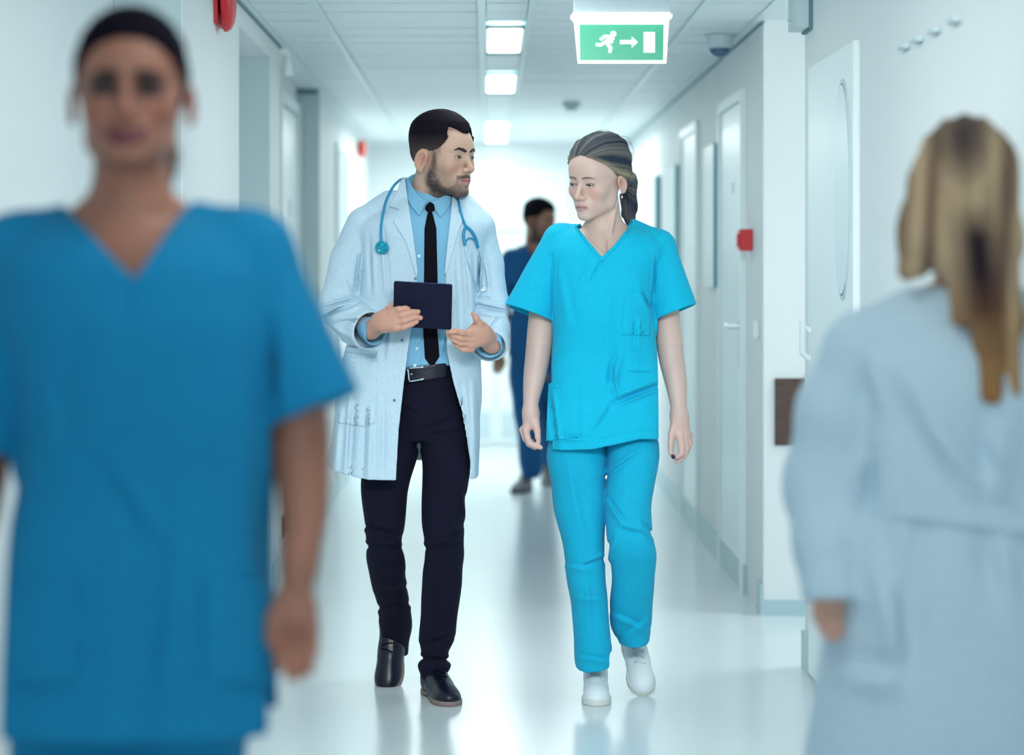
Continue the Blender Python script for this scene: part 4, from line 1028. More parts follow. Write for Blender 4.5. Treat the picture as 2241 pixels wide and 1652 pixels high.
        low = np.clip((-.03-z)/.05, 0, 1)[:, None]*.6*(y > .0)[:, None]
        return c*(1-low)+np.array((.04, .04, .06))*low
    def hair(P):
        Q = hd.loc(P); x, y, z = Q; a = np.abs(x)
        th = .003+.014*np.clip((z-.03)/.08, 0, 1)*np.clip((y+.085)/.06, 0, 1)+.012*np.clip((y-.0)/.08, 0, 1)
        d = hd.cran(Q)-th
        line = np.interp(y, [-.10, -.08, -.06, -.035, -.01, .01, .03, .10], [.090, .080, .062, .040, .020, .004, -.018, -.05])
        line = line+np.clip(.03-a, 0, .03)*.25
        phi = np.arctan2(z-.03+.25*y, x+.02)
        d = smin(d, ell(Q, (.0, .100, .035), (.050, .040, .045)), .02)
        d = d+.0013*np.sin(phi*60+5*np.sin(phi*7)+10*y)+.0016*np.sin(phi*19+7*y)
        d = smax(d, (line-z)*.8, .007)
        d = d*hd.sc
        # tail behind the neck
        t = chain(P, [tuple(hd.w(tie))+(.026,), A4(1378, 400, 7.53, .022), A4(1380, 450, 7.535, .0175), A4(1383, 495, 7.545, .013)], .02)
        t = smin(t, chain(P, [A4(1368, 430, 7.53, .016), A4(1372, 470, 7.54, .012), A4(1379, 490, 7.545, .008)], .02), .012)
        X = P[0]*220; t = t+.0013*np.sin(X*2.2+P[2]*30)
        sd = chain([Q[0], Q[1], Q[2]], [(.074, -.005, .030, .008), (.078, .030, .012, .014), (.062, .085, -.010, .020)], .02)*hd.sc
        d = smin(d, sd, .014)
        return smin(d, t, .02)
    lo, hi = hd.c-.155, hd.c+.155; lo[2] = 1.44; hi[0] += .01
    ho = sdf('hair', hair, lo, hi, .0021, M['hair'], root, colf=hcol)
    lh = mat('loose_hair', (.2, .19, .17), .5)
    for pts in ([(1298, 300), (1306, 287), (1322, 284), (1345, 292), (1366, 306)], [(1300, 298), (1312, 290), (1330, 291), (1352, 300)], [(1366, 306), (1380, 315), (1387, 332), (1382, 346)], [(1350, 298), (1372, 300), (1384, 318)]):
        bm = bmesh.new(); tube(bm, curve_pts([at(a, b, 7.47) for a, b in pts], 6), .0006, 5); bmo('loose_strand', bm, lh, ho, smooth=True)
    # earring
    e = hd.w((.0800, .008, -.047)); bm = bmesh.new()
    bmesh.ops.create_icosphere(bm, subdivisions=3, radius=.0032, matrix=Matrix.Translation(Vector(e)+Vector((0, -.004, -.0065))))
    tube(bm, [Vector(e)+Vector((0, -.003, .003)), Vector(e)+Vector((0, -.004, -.005))], .0008, 6)
    bmo('earring', bm, M['pearl'], root, smooth=True)
    # necklace
    bm = bmesh.new(); tube(bm, curve_pts([hit(fh, *q, 7.2, 7.5, .0008) for q in ((1289, 520), (1303, 536), (1318, 549), (1325, 551), (1330, 548))], 5), .0006, 6); bmo('necklace', bm, M['chrome'], root, smooth=True)
    # ---- trousers
    TL = Loft(Y, [(925, 1222, 1322, .0, .08), (958, 1205, 1322, .0, .098), (990, 1197, 1326, .0, .105), (1050, 1204, 1326, -.0, .100), (1110, 1212, 1325, -.0, .092), (1200, 1232, 1323, .0, .085), (1260, 1240, 1325, .01, .083), (1330, 1250, 1331, .03, .08), (1400, 1256, 1337, .04, .078), (1440, 1258, 1343, .045, .078), (1478, 1262, 1346, .05, .078)], 2.3)
    TR = Loft(Y, [(925, 1322, 1420, .0, .08), (958, 1322, 1438, .0, .098), (990, 1328, 1443, -.01, .105), (1060, 1326, 1432, -.03, .100), (1110, 1325, 1425, -.04, .092), (1150, 1326, 1427, -.05, .088), (1185, 1329, 1430, -.05, .086), (1200, 1332, 1434, -.045, .085), (1260, 1339, 1433, .0, .080), (1330, 1335, 1428, .06, .078), (1370, 1336, 1424, .09, .075), (1410, 1354, 1420, .11, .07), (1432, 1360, 1417, .12, .068)], 2.3)
    def trs0(P):
        d = smin(TL(P), TR(P), .004)
        d = smax(d, P[2]-at(0, 925, Y)[2], .01)
        d = d+folds(P, [(1325, 1035, 1395, 985, .010, .006), (1330, 1100, 1360, 1145, .010, .008), (1400, 1145, 1425, 1180, .010, .009), (1345, 1180, 1330, 1230, .010, .008), (1360, 1160, 1400, 1170, .014, -.006), (1280, 1230, 1320, 1215, .008, .008), (1240, 1240, 1300, 1250, .012, .004), (1285, 1260, 1290, 1400, .014, .004), (1345, 1350, 1410, 1380, .014, .006), (1350, 1400, 1410, 1350, .014, -.005), (1240, 1000, 1275, 1180, .02, .005), (1270, 1440, 1335, 1450, .010, .006), (1265, 1310, 1320, 1315, .01, .003)], Y)
        return d+wrk(P, .0018, 1.1, 4)
    def trs(P):
        d = trs0(P); zc = np.where(P[0] < at(1334, 0, 7.5)[0], np.interp(P[0], [at(1262, 0, 7.5)[0], at(1346, 0, 7.5)[0]], [at(0, 1479, 7.4)[2], at(0, 1466, 7.4)[2]]), at(0, 1428, 7.5)[2])
        s = smax(d, -(d+.013), .002); s = np.where(P[2] < zc+.12, s, d)
        return smax(s, zc+.25*np.clip(P[1]-7.5, -1, .4)-P[2]+.01, .002)
    lo, hi = pbox(1180, 1462, 918, 1492, Y, -.16, .26); sdf('trousers', trs, lo, hi, .0040, M['cyan_dark'], root)
    # ---- shoes
    shoe_parts(shoeM(at(1305, 0, 7.5)[0]+.004, 7.625, 0, -3), 6, M['sneaker'], M['sneaker_sole'], M['greywhite'], root, .262, dress=False)
    shoe_parts(shoeM(at(1377, 0, 7.7)[0], 7.80, .006, 7, 34), 6, M['sneaker'], M['sneaker_sole'], M['greywhite'], root, .262, dress=False)
    # ---- scrub top
    TP = Loft(Y, [(492, 1268, 1388, .02, .055), (508, 1222, 1425, .015, .085), (530, 1200, 1450, .01, .105), (600, 1203, 1432, .0, .128), (700, 1208, 1430, -.005, .135), (765, 1208, 1438, -.0, .125), (833, 1198, 1451, .0, .125), (900, 1186, 1457, .0, .135), (995, 1188, 1462, .0, .145)], 2.5, ktop=.02)
    fol = [(1290, 575, 1262, 640, .010, .004), (1320, 566, 1290, 620, .008, -.004), (1435, 560, 1430, 640, .005, -.006), (1209, 560, 1209, 690, .005, -.005), (1400, 700, 1396, 770, .012, .005), (1380, 768, 1398, 784, .010, .006), (1360, 770, 1340, 850, .014, .009), (1335, 800, 1345, 870, .012, -.009), (1350, 880, 1440, 845, .009, -.010), (1345, 868, 1430, 835, .012, .009), (1300, 930, 1330, 880, .016, .007), (1400, 640, 1420, 680, .012, .006), (1225, 600, 1240, 700, .02, .004), (1200, 860, 1215, 980, .014, -.006), (1375, 815, 1425, 818, .009, -.004), (1230, 960, 1300, 965, .010, .004), (1325, 640, 1330, 760, .03, .004)]
    def top0(P):
        d = TP(P)
        a, b = at(1228, 530, 7.48), at(1172, 655, 7.47); na = (b-a)/np.linalg.norm(b-a)
        sl = cap(P, a, b+na*.06, .058, .082); 
        a2, b2 = at(1440, 540, 7.48), at(1470, 660, 7.47); nb2 = (b2-a2)/np.linalg.norm(b2-a2)
        sr = cap(P, a2, b2+nb2*.06, .052, .076)
        d = smin(d, sl, .012); d = smin(d, sr, .010)
        d = smin(d, cap(P, at(1280, 515, 7.49), at(1230, 532, 7.48), .04, .052), .02); d = smin(d, cap(P, at(1378, 505, 7.49), at(1440, 540, 7.48), .04, .050), .02)
        return d
    def plane(P, e, n): return (P[0]-e[0])*n[0]+(P[1]-e[1])*n[1]+(P[2]-e[2])*n[2]
    vpol = [(1262, 430), (1262, 494), (1290, 530), (1317, 562), (1345, 535), (1383, 487), (1386, 430)]
    def top(P):
        pv = poly(P, vpol)
        px = P[0]/P[1]*FPX+VX
        zb = np.interp(px, [1189, 1300, 1400, 1440, 1461], [at(0, y, 7.33)[2] for y in (990, 983, 962, 965, 971)])
        e1 = at(1161, 684, 7.42); n1 = np.array([-.34, -.10, -.93]); n1 /= np.linalg.norm(n1); e2 = at(1476, 682, 7.42); n2 = np.array([.36, -.10, -.93]); n2 /= np.linalg.norm(n2)
        g1 = np.where(P[0] < at(1207, 0, 7.47)[0], -plane(P, e1, n1), 1); g2 = np.where(P[0] > at(1437, 0, 7.47)[0], -plane(P, e2, n2), 1)
        F = folds(P, fol, Y)+wrk(P, .0014, .9, 5)
        d = shell(top0(P), F, np.minimum.reduce([pv-.01, P[2]-zb-.01, g1-.01, g2-.01])+.8*np.clip(P[2]-1.36, 0, .1)*(pv > .01), .008, .018)
        d = smax(d, -smax(pv, P[1]-7.50, .003), .002)
        nk = smax(cap(P, at(1324, 520, 7.49), at(1328, 440, 7.50), .073, .083), at(0, 512, 7.47)[2]-P[2], .004); d = smax(d, -nk, .004)
        d = smax(d, -cap(P, at(1317, 552, 7.3), at(1317, 552, 7.45), .004), .002)
        d = d+.0022*np.exp(-((P[2]-zb-.024)/.0035)**2); d = smax(d, zb+.03*(P[1]-7.33)-P[2], .002)
        # sleeve hems
        e = at(1161, 684, 7.42); n = np.array([-.34, -.10, -.93])
        d = smax(d, -smax(-plane(P, e, n/np.linalg.norm(n)), P[0]-at(1207, 0, 7.47)[0], .002), .002)
        e = at(1476, 682, 7.42); n = np.array([.36, -.10, -.93])
        d = smax(d, -smax(-plane(P, e, n/np.linalg.norm(n)), at(1437, 0, 7.47)[0]-P[0], .002), .002)
        return d
    lo, hi = pbox(1100, 1530, 478, 1000, Y, -.19, .20)
    tp = sdf('scrub_top', top, lo, hi, .0034, M['cyan'], root)
    topF = lambda P: top0(P)+np.minimum(folds(P, fol, Y)+wrk(P, .0014, .9, 5), .0145)
    mkpatch('neck_band', top0, [(1262, 494), (1290, 530), (1317, 562), (1345, 535), (1383, 487), (1391, 490), (1350, 541), (1318, 573), (1284, 535), (1256, 497)], .0030, Y, M['cyan'], tp, .0022)
    mkpatch('pocket', topF, [(1366, 641), (1424, 637), (1422, 735), (1360, 733)], .0030, Y, M['cyan'], tp, .0025)
    mkpatch('pocket', topF, [(1200, 838), (1268, 832), (1270, 958), (1194, 966)], .0030, Y, M['cyan'], tp, .0025)
    return root
# ================================================================= generic blurred figures
def plane(P, e, n): n = np.array(n, float); n = n/np.linalg.norm(n); return (P[0]-e[0])*n[0]+(P[1]-e[1])*n[1]+(P[2]-e[2])*n[2]
def simple_hand(P, w, k, down=1, side=1, sc=1.0, curl=-.03):
    """relaxed hand hanging below wrist w; side: where the thumb is"""
    w = np.array(w)
    def q(a, b, c, r): return (w[0]+a*sc, w[1]+b*sc, w[2]-c*sc, r*sc)
    d = chain(P, [q(0, 0, -.04, .022), q(0, 0, .01, .021), q(0, -.004, .07, .026)], .02)
    d = smin(d, cap(P, q(-.018, -.004, .05, 0)[:3], q(-.022, -.008, .085, 0)[:3], .014*sc, .012*sc), .02)
    d = smin(d, cap(P, q(.018, -.004, .05, 0)[:3], q(.022, -.008, .085, 0)[:3], .014*sc, .012*sc), .02)
    f = None
    for i, (x, L) in enumerate(((-.028, .86), (-.010, .98), (.009, 1.0), (.027, .80))):
        if side < 0: L = (.80, 1.0, .98, .86)[i]
        e = chain(P, [q(x, -.008, .085, .0105), q(x*1.05, -.014, .085+.038*L, .0095), q(x*.95, -.014+curl*.5, .085+.062*L, .0085), q(x*.9, -.010+curl, .085+.078*L, .007)], .003)
        f = e if f is None else smin(f, e, .0015)
    d = smin(d, f, .006)
    return smin(d, chain(P, [q(side*.020, -.008, .03, .014), q(side*.040, -.018, .068, .0115), q(side*.043, -.022, .094, .0095), q(side*.040, -.024, .112, .0075)], .004), .01)

def nurse_front():
    Y = 3.41
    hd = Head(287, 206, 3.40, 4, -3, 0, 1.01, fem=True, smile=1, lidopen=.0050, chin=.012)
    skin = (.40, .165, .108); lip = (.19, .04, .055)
    nb = [float(v[0]) for v in hd.loc([np.array([v]) for v in at(286, 500, 3.43)])]
    CHS = Loft(Y, [(470, 195, 385, .03, .05), (520, 60, 520, .02, .08), (640, 20, 575, .01, .10), (900, 80, 545, .0, .09), (1200, 70, 540, .0, .09), (1500, 60, 550, .0, .10)])
    def fh(P):
        Q = hd.loc(P); d = hd.skin(Q); d = smin(d, hd.neck(Q, nb, .050, .058), .016)*hd.sc
        d = smin(d, smin(cap(P, at(285, 500, 3.43), at(120, 520, 3.43), .035, .03), cap(P, at(285, 500, 3.43), at(450, 515, 3.43), .035, .03), .02), .05)
        return smin(d, CHS(P), .04)
    head = surf(lambda P: smax(fh(P), 1.24-P[2], .004), (-.72, 3.20, 1.235), (-.30, 3.60, 1.73), .0030)
    def arm(P):
        d = schain(P, [A4(600, 760, 3.42, .046), A4(648, 900, 3.42, .042), A4(658, 1000, 3.41, .0395), A4(664, 1090, 3.39, .034), A4(662, 1170, 3.37, .027), A4(656, 1240, 3.355, .0225)], .008)
        return smin(d, simple_hand(P, at(650, 1262, 3.35), 0, side=-1, sc=.82, curl=-.05), .02)
    def arm2(P):
        d = schain(P, [A4(-40, 760, 3.42, .046), A4(-42, 900, 3.42, .042), A4(-45, 1010, 3.41, .0395), A4(-55, 1110, 3.39, .034), A4(-66, 1190, 3.37, .027), A4(-75, 1260, 3.355, .0225)], .008)
        return smin(d, simple_hand(P, at(-80, 1280, 3.35), 0, side=1, sc=.82), .02)
    a1 = surf(arm, (-.42, 3.2, .70), (-.20, 3.5, 1.25), .0035); a2 = surf(arm2, (-.90, 3.2, .70), (-.62, 3.5, 1.25), .0045)
    def fb(P):
        d = CHS(P)
        for x0, y0, yk in ((190, 3.44, 3.40), (390, 3.42, 3.46)):
            d = smin(d, chain(P, [A4(x0, 1500, y0, .07), (at(x0+8, 0, yk)[0], yk, .46, .05), (at(x0+14, 0, yk)[0], yk+.03, .09, .034)], .02), .03)
        return d
    body = surf(lambda P: smax(fb(P), P[2]-1.25, .003), (-.78, 3.2, .03), (-.22, 3.66, 1.26), .012)
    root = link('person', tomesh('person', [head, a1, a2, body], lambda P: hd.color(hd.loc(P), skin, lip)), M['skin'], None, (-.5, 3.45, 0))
    tag(root, 'woman facing forward in medium blue scrubs, out of focus close on the left', 'person')
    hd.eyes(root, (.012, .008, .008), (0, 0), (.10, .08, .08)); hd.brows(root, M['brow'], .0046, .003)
    for sx in (-1, 1):
        bm = bmesh.new(); tube(bm, curve_pts([hd.w((sx*a, b, c)) for a, b, c in ((.0185, -.0885, -.001), (.026, -.0915, .0045), (.035, -.0895, .0045), (.0455, -.080, .001))], 5), .0034, 8)
        bmo('eyelash', bm, M['brow'], root, smooth=True)
    def hair(P):
        Q = hd.loc(P); x, y, z = Q; a = np.abs(x)
        th = .003+.004*np.clip((z-.05)/.06, 0, 1)+.006*np.clip(y/.06, 0, 1)
        d = hd.cran(Q)-th; line = np.interp(a, [0, .02, .04, .058, .07, .08], [.066, .064, .056, .040, .015, -.012])
        line = np.where(y > .02, -.045, line)
        d = smax(d, (line-z)*.8, .006); d = smin(d, ell(Q, (0, .060, .096), (.034, .034, .030)), .02)
        return (d+.001*np.sin(500*x+40*y))*hd.sc
    sdf('hair', hair, hd.c-.16, hd.c+.17, .004, M['hair'], root, colf=lambda P: np.tile((.008, .006, .012), (len(P[0]), 1)))
    bm = bmesh.new(); tube(bm, curve_pts([hd.w(q) for q in ((.050, .07, -.02), (.056, .055, -.075), (.050, .045, -.115), (.045, .04, -.135))], 6), [.006]*6+[.009]*6+[.006]*7, 8)
    bmo('loose_lock', bm, mat('lock_hair', (.14, .08, .05), .6), root, smooth=True)
    TP = Loft(Y, [(462, 160, 400, .03, .055), (500, 60, 520, .02, .09), (545, 10, 570, .01, .115), (660, 8, 592, .0, .135), (850, 40, 598, -.005, .135), (1050, 45, 592, .0, .130), (1200, 12, 592, .0, .135), (1400, -30, 612, .0, .145), (1640, -62, 642, .0, .155)], 2.5, ktop=.02)
    fol = [(330, 560, 300, 700, .02, .006), (400, 1100, 350, 1600, .02, .012), (300, 1150, 280, 1600, .025, -.010), (200, 1000, 330, 1200, .02, -.008), (150, 1300, 60, 1500, .03, -.008), (560, 1000, 575, 1300, .02, -.010), (470, 1300, 460, 1600, .03, .008), (100, 850, 130, 1000, .02, .006), (590, 700, 598, 900, .010, -.016), (60, 1420, 200, 1440, .02, -.006), (240, 700, 200, 900, .04, .006)]
    def top0(P):
        d = TP(P); a, b = at(545, 560, 3.42), at(672, 880, 3.40); n = (b-a)/np.linalg.norm(b-a)
        d = smin(d, cap(P, a, b+n*.06, .062, .078), .014)
        a, b = at(40, 560, 3.42), at(-45, 900, 3.40); n = (b-a)/np.linalg.norm(b-a); d = smin(d, cap(P, a, b+n*.06, .058, .075), .012)
        d = smin(d, cap(P, at(370, 500, 3.44), at(545, 555, 3.42), .045, .060), .03); d = smin(d, cap(P, at(190, 505, 3.44), at(40, 565, 3.42), .045, .058), .03)
        return d+.5*folds(P, fol, Y)+wrk(P, .0016, .8, 1)
    def top(P):
        u = top0(P); d = smax(u, -(u+.012+.8*np.clip(P[2]-1.34, 0, .1)), .003)
        d = smax(d, -smax(poly(P, [(160, 380), (163, 470), (230, 545), (292, 607), (345, 535), (396, 462), (400, 380)]), P[1]-3.46, .003), .003)
        d = smax(d, -smax(cap(P, at(285, 500, 3.44), at(283, 400, 3.44), .082, .10), at(0, 490, 3.42)[2]-P[2], .004), .004)
        d = smax(d, at(0, 1625, 3.28)[2]-P[2]+.04*(P[1]-3.28), .003)
        e = at(670, 905, 3.38); d = smax(d, -smax(-plane(P, e, (.38, -.08, -.92)), at(598, 0, 3.41)[0]-P[0], .003), .003)
        e = at(-40, 985, 3.38); d = smax(d, -smax(-plane(P, e, (-.25, -.08, -.92)), P[0]-at(36, 0, 3.41)[0], .003), .003)
        return d
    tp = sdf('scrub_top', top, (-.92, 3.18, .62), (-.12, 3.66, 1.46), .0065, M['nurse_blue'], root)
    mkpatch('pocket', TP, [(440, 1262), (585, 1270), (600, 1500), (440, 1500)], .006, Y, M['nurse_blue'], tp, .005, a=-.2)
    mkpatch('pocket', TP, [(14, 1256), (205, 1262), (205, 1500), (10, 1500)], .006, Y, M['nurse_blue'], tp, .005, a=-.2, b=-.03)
    def trs(P):
        d = None
        for x0, y0, yk in ((170, 3.43, 3.38), (400, 3.41, 3.46)):
            e = chain(P, [A4(x0, 1480, y0, .10), (at(x0, 0, yk)[0], yk, .46, .082), (at(x0+6, 0, yk)[0], yk+.02, .03, .078)], .02); d = e if d is None else smin(d, e, .01)
        d = smax(smax(d, P[2]-.80, .01), .03-P[2], .004)
        return d+wrk(P, .004, .8, 2)
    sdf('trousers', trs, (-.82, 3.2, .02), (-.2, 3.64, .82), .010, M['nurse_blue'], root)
    for x, y in ((178, 3.50), (408, 3.58)):
        shoe_parts(shoeM(at(x, 0, 3.45)[0], y, 0, 0), 0, M['sneaker'], M['sneaker_sole'], M['sneaker'], root, .25, dress=False, h=.006)

def blonde():
    Y = 4.07
    hd = Head(2112, 412, 4.06, 176, 0, 0, .98, fem=True)
    skin = (.60, .34, .26)
    CHS = Loft(Y, [(600, 2040, 2190, .0, .05), (700, 1960, 2270, .0, .07), (800, 1900, 2340, .0, .09), (1100, 1900, 2340, .0, .09), (1400, 1890, 2350, .0, .09)])
    def fh(P):
        Q = hd.loc(P); d = hd.skin(Q)*hd.sc
        return smin(d, cap(P, at(2112, 500, 4.06), at(2112, 680, 4.06), .05, .055), .02)
    head = surf(fh, (.66, 3.85, 1.22), (.96, 4.25, 1.62), .0045)
    def arms(P):
        d = chain(P, [A4(1880, 790, 4.07, .035), A4(1806, 1060, 4.08, .03), A4(1822, 1290, 3.99, .024)], .03)
        d = smin(d, simple_hand(P, at(1816, 1262, 3.985), 0, side=-1, sc=.62, curl=-.04), .02)
        e = chain(P, [A4(2325, 790, 4.07, .035), A4(2345, 1060, 4.07, .035), A4(2345, 1290, 3.98, .024)], .03)
        return np.minimum(d, smin(e, simple_hand(P, at(2345, 1285, 3.97), 0, side=1, sc=.8), .02))
    ar = surf(arms, (.45, 3.8, .6), (1.15, 4.2, 1.26), .0055)
    def fb(P):
        d = CHS(P)
        for x0, yk in ((.72, 4.02), (.90, 4.12)): d = smin(d, chain(P, [(x0, 4.07, .75, .07), (x0, yk, .43, .05), (x0, yk+.02, .09, .034)], .02), .03)
        return d
    body = surf(fb, (.5, 3.85, .03), (1.06, 4.3, 1.32), .012)
    root = link('person', tomesh('person', [head, ar, body], lambda P: hd.color(hd.loc(P), skin, (.5, .2, .2))), M['skin'], None, (.8, 4.1, 0))
    tag(root, 'blonde woman in a white coat seen from behind, out of focus at the right edge', 'person')
    def hcol(P):
        px = VX+FPX*P[0]/P[1]; py = VY-FPX*(P[2]-CH)/P[1]
        s = .5+.5*np.sin(px*.05+2*np.sin(px*.031)+py*.006); b = np.array((.62, .43, .27)); d = np.array((.16, .085, .065)); g = np.array((.46, .21, .055))
        k = (.15+.85*s)[:, None]; c = d*(1-k)+b*k
        root_ = np.clip(1-((px-2110)/70)**2-((py-300)/120)**2, 0, 1)[:, None]*.95; c = c*(1-root_)+np.array((.07, .05, .055))*root_
        neck_shade = np.exp(-((px-2145-(py-560)*.12)/42)**2)*np.clip((py-440)/80, 0, 1)*np.clip((800-py)/120, 0, 1)  # shadow at the neck between strands, painted into the hair colour
        c = c*(1-neck_shade[:, None])+np.array((.03, .018, .03))*neck_shade[:, None]
        tip = np.clip((py-600)/250, 0, 1)[:, None]*.6; c = c*(1-tip)+g*tip
        return c
    def hair(P):
        Q = hd.loc(P); x, y, z = Q
        d = (hd.cran(Q)-.007)*hd.sc
        d = smin(d, chain(P, [A4(2080, 380, 4.00, .055), A4(2030, 500, 3.99, .040), A4(1992, 590, 3.985, .020)], .03), .03)
        d = smin(d, chain(P, [A4(2050, 420, 3.99, .05), A4(2040, 520, 3.98, .035), A4(2060, 570, 3.98, .02)], .03), .03)
        d = smin(d, chain(P, [A4(2160, 380, 4.0, .050), A4(2190, 520, 3.985, .030), A4(2205, 700, 3.955, .024), A4(2215, 860, 3.945, .014)], .03), .03)
        d = smin(d, chain(P, [A4(2120, 400, 3.99, .05), A4(2100, 560, 3.96, .022), A4(2105, 700, 3.94, .014)], .03), .02)
        d = smin(d, chain(P, [A4(2150, 620, 3.965, .022), A4(2170, 740, 3.94, .022), A4(2168, 865, 3.93, .016)], .03), .02)
        d = smin(d, chain(P, [A4(2150, 450, 4.005, .035), A4(2150, 640, 3.975, .030)], .03), .02)
        return d+.0025*np.sin(P[0]*190+P[2]*14)+.0015*np.sin(P[0]*420+P[2]*25)
    sdf('hair', hair, (.64, 3.84, 1.08), (.98, 4.22, 1.62), .005, M['hair'], root, colf=hcol)
    CT = Loft(Y, [(630, 2010, 2220, .0, .07), (690, 1900, 2330, .0, .10), (760, 1850, 2390, .0, .125), (950, 1862, 2370, .0, .135), (1100, 1850, 2370, .0, .13), (1300, 1815, 2380, .0, .155), (1500, 1785, 2390, .0, .17), (1800, 1745, 2395, .0, .18)], 2.4, ktop=.03)
    fol = [(1960, 860, 2060, 1060, .03, -.012), (2060, 950, 2200, 1110, .025, .012), (2150, 1180, 2170, 1300, .03, -.014), (1905, 1000, 1900, 1120, .018, -.016), (1900, 1180, 1960, 1430, .03, .014), (2010, 1150, 1990, 1500, .03, -.012), (1850, 1480, 1960, 1500, .03, .014), (2200, 900, 2180, 1100, .03, .01), (1880, 800, 1900, 900, .02, -.01)]
    def coat0(P):
        d = CT(P)
        d = smin(d, smax(chain(P, [A4(1885, 770, 4.07, .062), A4(1835, 900, 4.08, .066), A4(1806, 1060, 4.09, .068), A4(1815, 1190, 4.04, .056), A4(1822, 1320, 3.99, .048)], .03), plane(P, at(1822, 1315, 3.99), (0, -.2, -1)), .004), .02)
        d = smin(d, chain(P, [A4(2340, 770, 4.07, .062), A4(2345, 900, 4.08, .060), A4(2345, 1060, 4.09, .060), A4(2340, 1330, 3.98, .05)], .03), .02)
        d = smin(d, smin(cap(P, at(2110, 670, 4.07), at(1890, 765, 4.07), .07, .06), cap(P, at(2110, 670, 4.07), at(2340, 765, 4.07), .07, .06), .01), .03)
        d = smin(d, cap(P, at(2110, 690, 4.07), at(2110, 640, 4.06), .085, .075), .03)
        return d
    def coat(P):
        d = shell(coat0(P), folds(P, fol, Y)+wrk(P, .003, .7, 2), np.ones(len(P[0]))+0*P[2], .014+1.0*np.clip(P[2]-1.15, 0, .2)+.3*(P[0] < at(1850, 0, 4.0)[0]), .02); d = smax(d, P[2]-at(0, 628, 4.05)[2], .01)
        return smax(d, .42-P[2], .004)
    lo = (.5, 3.8, .40); hi = (1.18, 4.32, 1.34)
    co = sdf('lab_coat', coat, lo, hi, .0065, M['coat2'], root)
    mkpatch('back_belt', coat0, [(1930, 1070), (2290, 1125), (2290, 1180), (1930, 1130)], .008, Y, M['coat2'], co, .006, a=-.25)
    def trs(P):
        d = None
        for x0, yk in ((.72, 4.02), (.90, 4.12)):
            e = chain(P, [(x0, 4.07, .72, .085), (x0, yk, .43, .075), (x0, yk+.02, .04, .065)], .02); d = e if d is None else smin(d, e, .01)
        return smax(d, .03-P[2], .004)
    sdf('trousers', trs, (.6, 3.88, .02), (1.02, 4.28, .80), .012, M['coat2'], root)
    for x, y in ((.72, 3.95), (.90, 4.05)): shoe_parts(shoeM(x, y, 0, 180), 0, M['sneaker'], M['sneaker_sole'], M['sneaker'], root, .25, dress=False, h=.007)

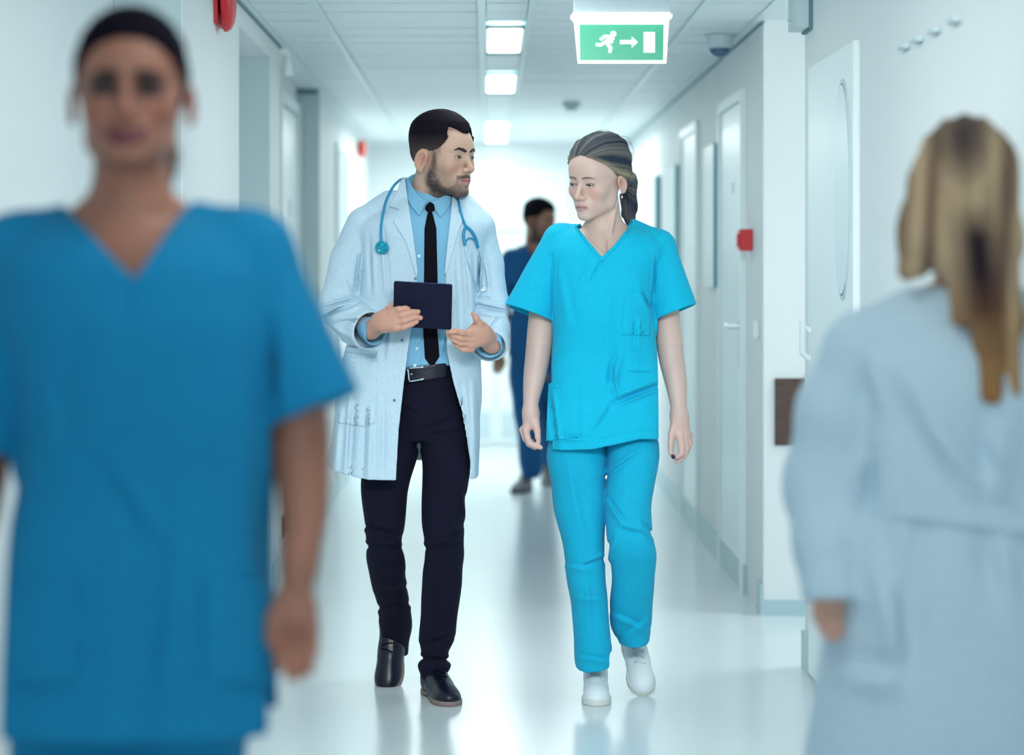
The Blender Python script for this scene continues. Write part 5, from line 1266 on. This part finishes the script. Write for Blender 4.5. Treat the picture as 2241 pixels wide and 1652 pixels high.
def bg_man():
    Y = 14.5
    hd = Head(1181, 483, 14.5, 50, 4, 0, 1.04, beard=.95, lidopen=.004)
    skin = (.30, .14, .09)
    nb = [float(v[0]) for v in hd.loc([np.array([v]) for v in at(1172, 550, 14.5)])]
    Bd = Loft(Y, [(540, 1140, 1206, .02, .06), (560, 1128, 1216, .01, .07), (700, 1128, 1210, 0, .08), (780, 1128, 1208, 0, .08), (830, 1122, 1215, .0, .10)])
    def fh(P): Q = hd.loc(P); return smin(hd.skin(Q), hd.neck(Q, nb, .060, .066), .016)*hd.sc
    head = surf(fh, (hd.c[0]-.17, 14.28, 1.40), (hd.c[0]+.17, 14.72, hd.c[2]+.15), .004)
    def fb(P):
        d = Bd(P)
        d = smin(d, chain(P, [A4(1118, 580, 14.5, .03), A4(1102, 680, 14.55, .034), A4(1092, 755, 14.45, .026)], .02), .02)
        d = smin(d, simple_hand(P, at(1090, 764, 14.44), 0, side=1, sc=.92), .02)
        d = smin(d, chain(P, [A4(1222, 580, 14.5, .03), A4(1238, 680, 14.5, .036), A4(1236, 765, 14.4, .026)], .02), .02)
        d = smin(d, simple_hand(P, at(1236, 774, 14.4), 0, side=-1, sc=.92), .02)
        d = smin(d, chain(P, [A4(1150, 830, 14.5, .05), A4(1158, 940, 14.45, .045), A4(1161, 1045, 14.52, .035)], .02), .03)
        return smin(d, chain(P, [A4(1198, 830, 14.5, .05), A4(1204, 930, 14.63, .04), A4(1199, 1000, 14.82, .03)], .02), .03)
    body = surf(fb, (.02, 14.2, .08), (.55, 15.0, 1.47), .008)
    root = link('person', tomesh('person', [head, body], lambda P: hd.color(hd.loc(P), skin, (.25, .08, .08), (.012, .008, .012), True)), M['skin'], None, (.28, 14.55, 0))
    tag(root, 'dark-haired bearded man in dark blue scrubs, far back between the two walkers', 'person')
    hd.eyes(root, (.03, .02, .01)); hd.brows(root, M['brow'], .0045)
    def hair(P):
        Q = hd.loc(P); x, y, z = Q; a = np.abs(x)
        d = hd.cran(Q)-.006-.014*np.clip((z-.05)/.05, 0, 1)
        line = np.interp(a, [0, .03, .05, .068, .09], [.062, .066, .060, .03, .01]); back = np.clip((y+.03)/.02, 0, 1); line = line*(1-back)+back*np.interp(y, [0, .03, .11], [.02, -.01, -.05])
        return smax(d, (line-z)*.7, .006)*hd.sc
    sdf('hair', hair, hd.c-.16, hd.c+.16, .005, M['hair'], root, colf=lambda P: np.tile((.006, .006, .010), (len(P[0]), 1)))
    TP = Loft(Y, [(536, 1138, 1208, .02, .07), (550, 1120, 1222, .01, .10), (580, 1108, 1236, .0, .12), (640, 1110, 1232, .0, .125), (700, 1112, 1230, .0, .12), (790, 1111, 1230, .0, .13), (840, 1114, 1232, .0, .13)], 2.4, ktop=.02)
    def top(P):
        d = TP(P)
        d = smin(d, chain(P, [A4(1120, 568, 14.5, .065), A4(1104, 630, 14.53, .068), A4(1100, 660, 14.53, .064)], .02), .02)
        d = smin(d, chain(P, [A4(1224, 568, 14.5, .065), A4(1240, 640, 14.5, .07), A4(1243, 665, 14.5, .07)], .02), .02)
        d = d+folds(P, [(1120, 620, 1118, 700, .015, -.02), (1150, 600, 1170, 700, .02, .01), (1130, 780, 1200, 790, .02, -.01)], Y)+wrk(P, .003, 1)
        d = smax(d, -smax(poly(P, [(1150, 500), (1150, 538), (1172, 572), (1196, 538), (1200, 500)]), P[1]-14.47, .003), .003)
        d = smax(d, at(0, 779, 14.5)[2]-P[2], .004)
        u = smax(cap(P, at(1100, 645, 14.53), at(1096, 740, 14.5), .1), P[0]-at(1112, 0, 14.5)[0], .003)
        return smax(d, -smax(-plane(P, at(1098, 648, 14.53), (-.1, 0, -1)), u, .003), .003)
    tpo = sdf('scrub_top', top, (.04, 14.28, .76), (.56, 14.72, 1.50), .006, M['bg_blue'], root)
    TL = Loft(Y, [(765, 1113, 1178, .0, .10), (860, 1117, 1182, -.02, .095), (930, 1128, 1186, -.05, .09), (960, 1131, 1188, -.05, .085), (1010, 1136, 1189, .0, .08), (1030, 1140, 1186, .0, .08), (1046, 1144, 1180, .0, .07)], 2.3)
    TR = Loft(Y, [(765, 1172, 1228, .0, .10), (880, 1178, 1228, .05, .09), (950, 1184, 1222, .15, .08), (1015, 1184, 1214, .35, .07)], 2.3)
    sdf('trousers', lambda P: smax(smin(TL(P), TR(P), .01), P[2]-.87, .01)+wrk(P, .006, .8, 3), (.08, 14.25, .06), (.52, 15.1, .90), .008, M['bg_blue'], root)
    gs = mat('grey_shoe', (.20, .21, .22), .6); ds = mat('dark_rubber', (.02, .02, .04), .6)
    shoe_parts(shoeM(at(1158, 0, 14.5)[0], 14.62, 0, -18), 0, gs, ds, gs, root, .285, h=.006, dress=False)
    shoe_parts(shoeM(at(1199, 0, 14.9)[0], 15.10, .0, 0, 35), 0, gs, ds, gs, root, .285, h=.006, dress=False)

doctor()
woman()
nurse_front()
blonde()
bg_man()
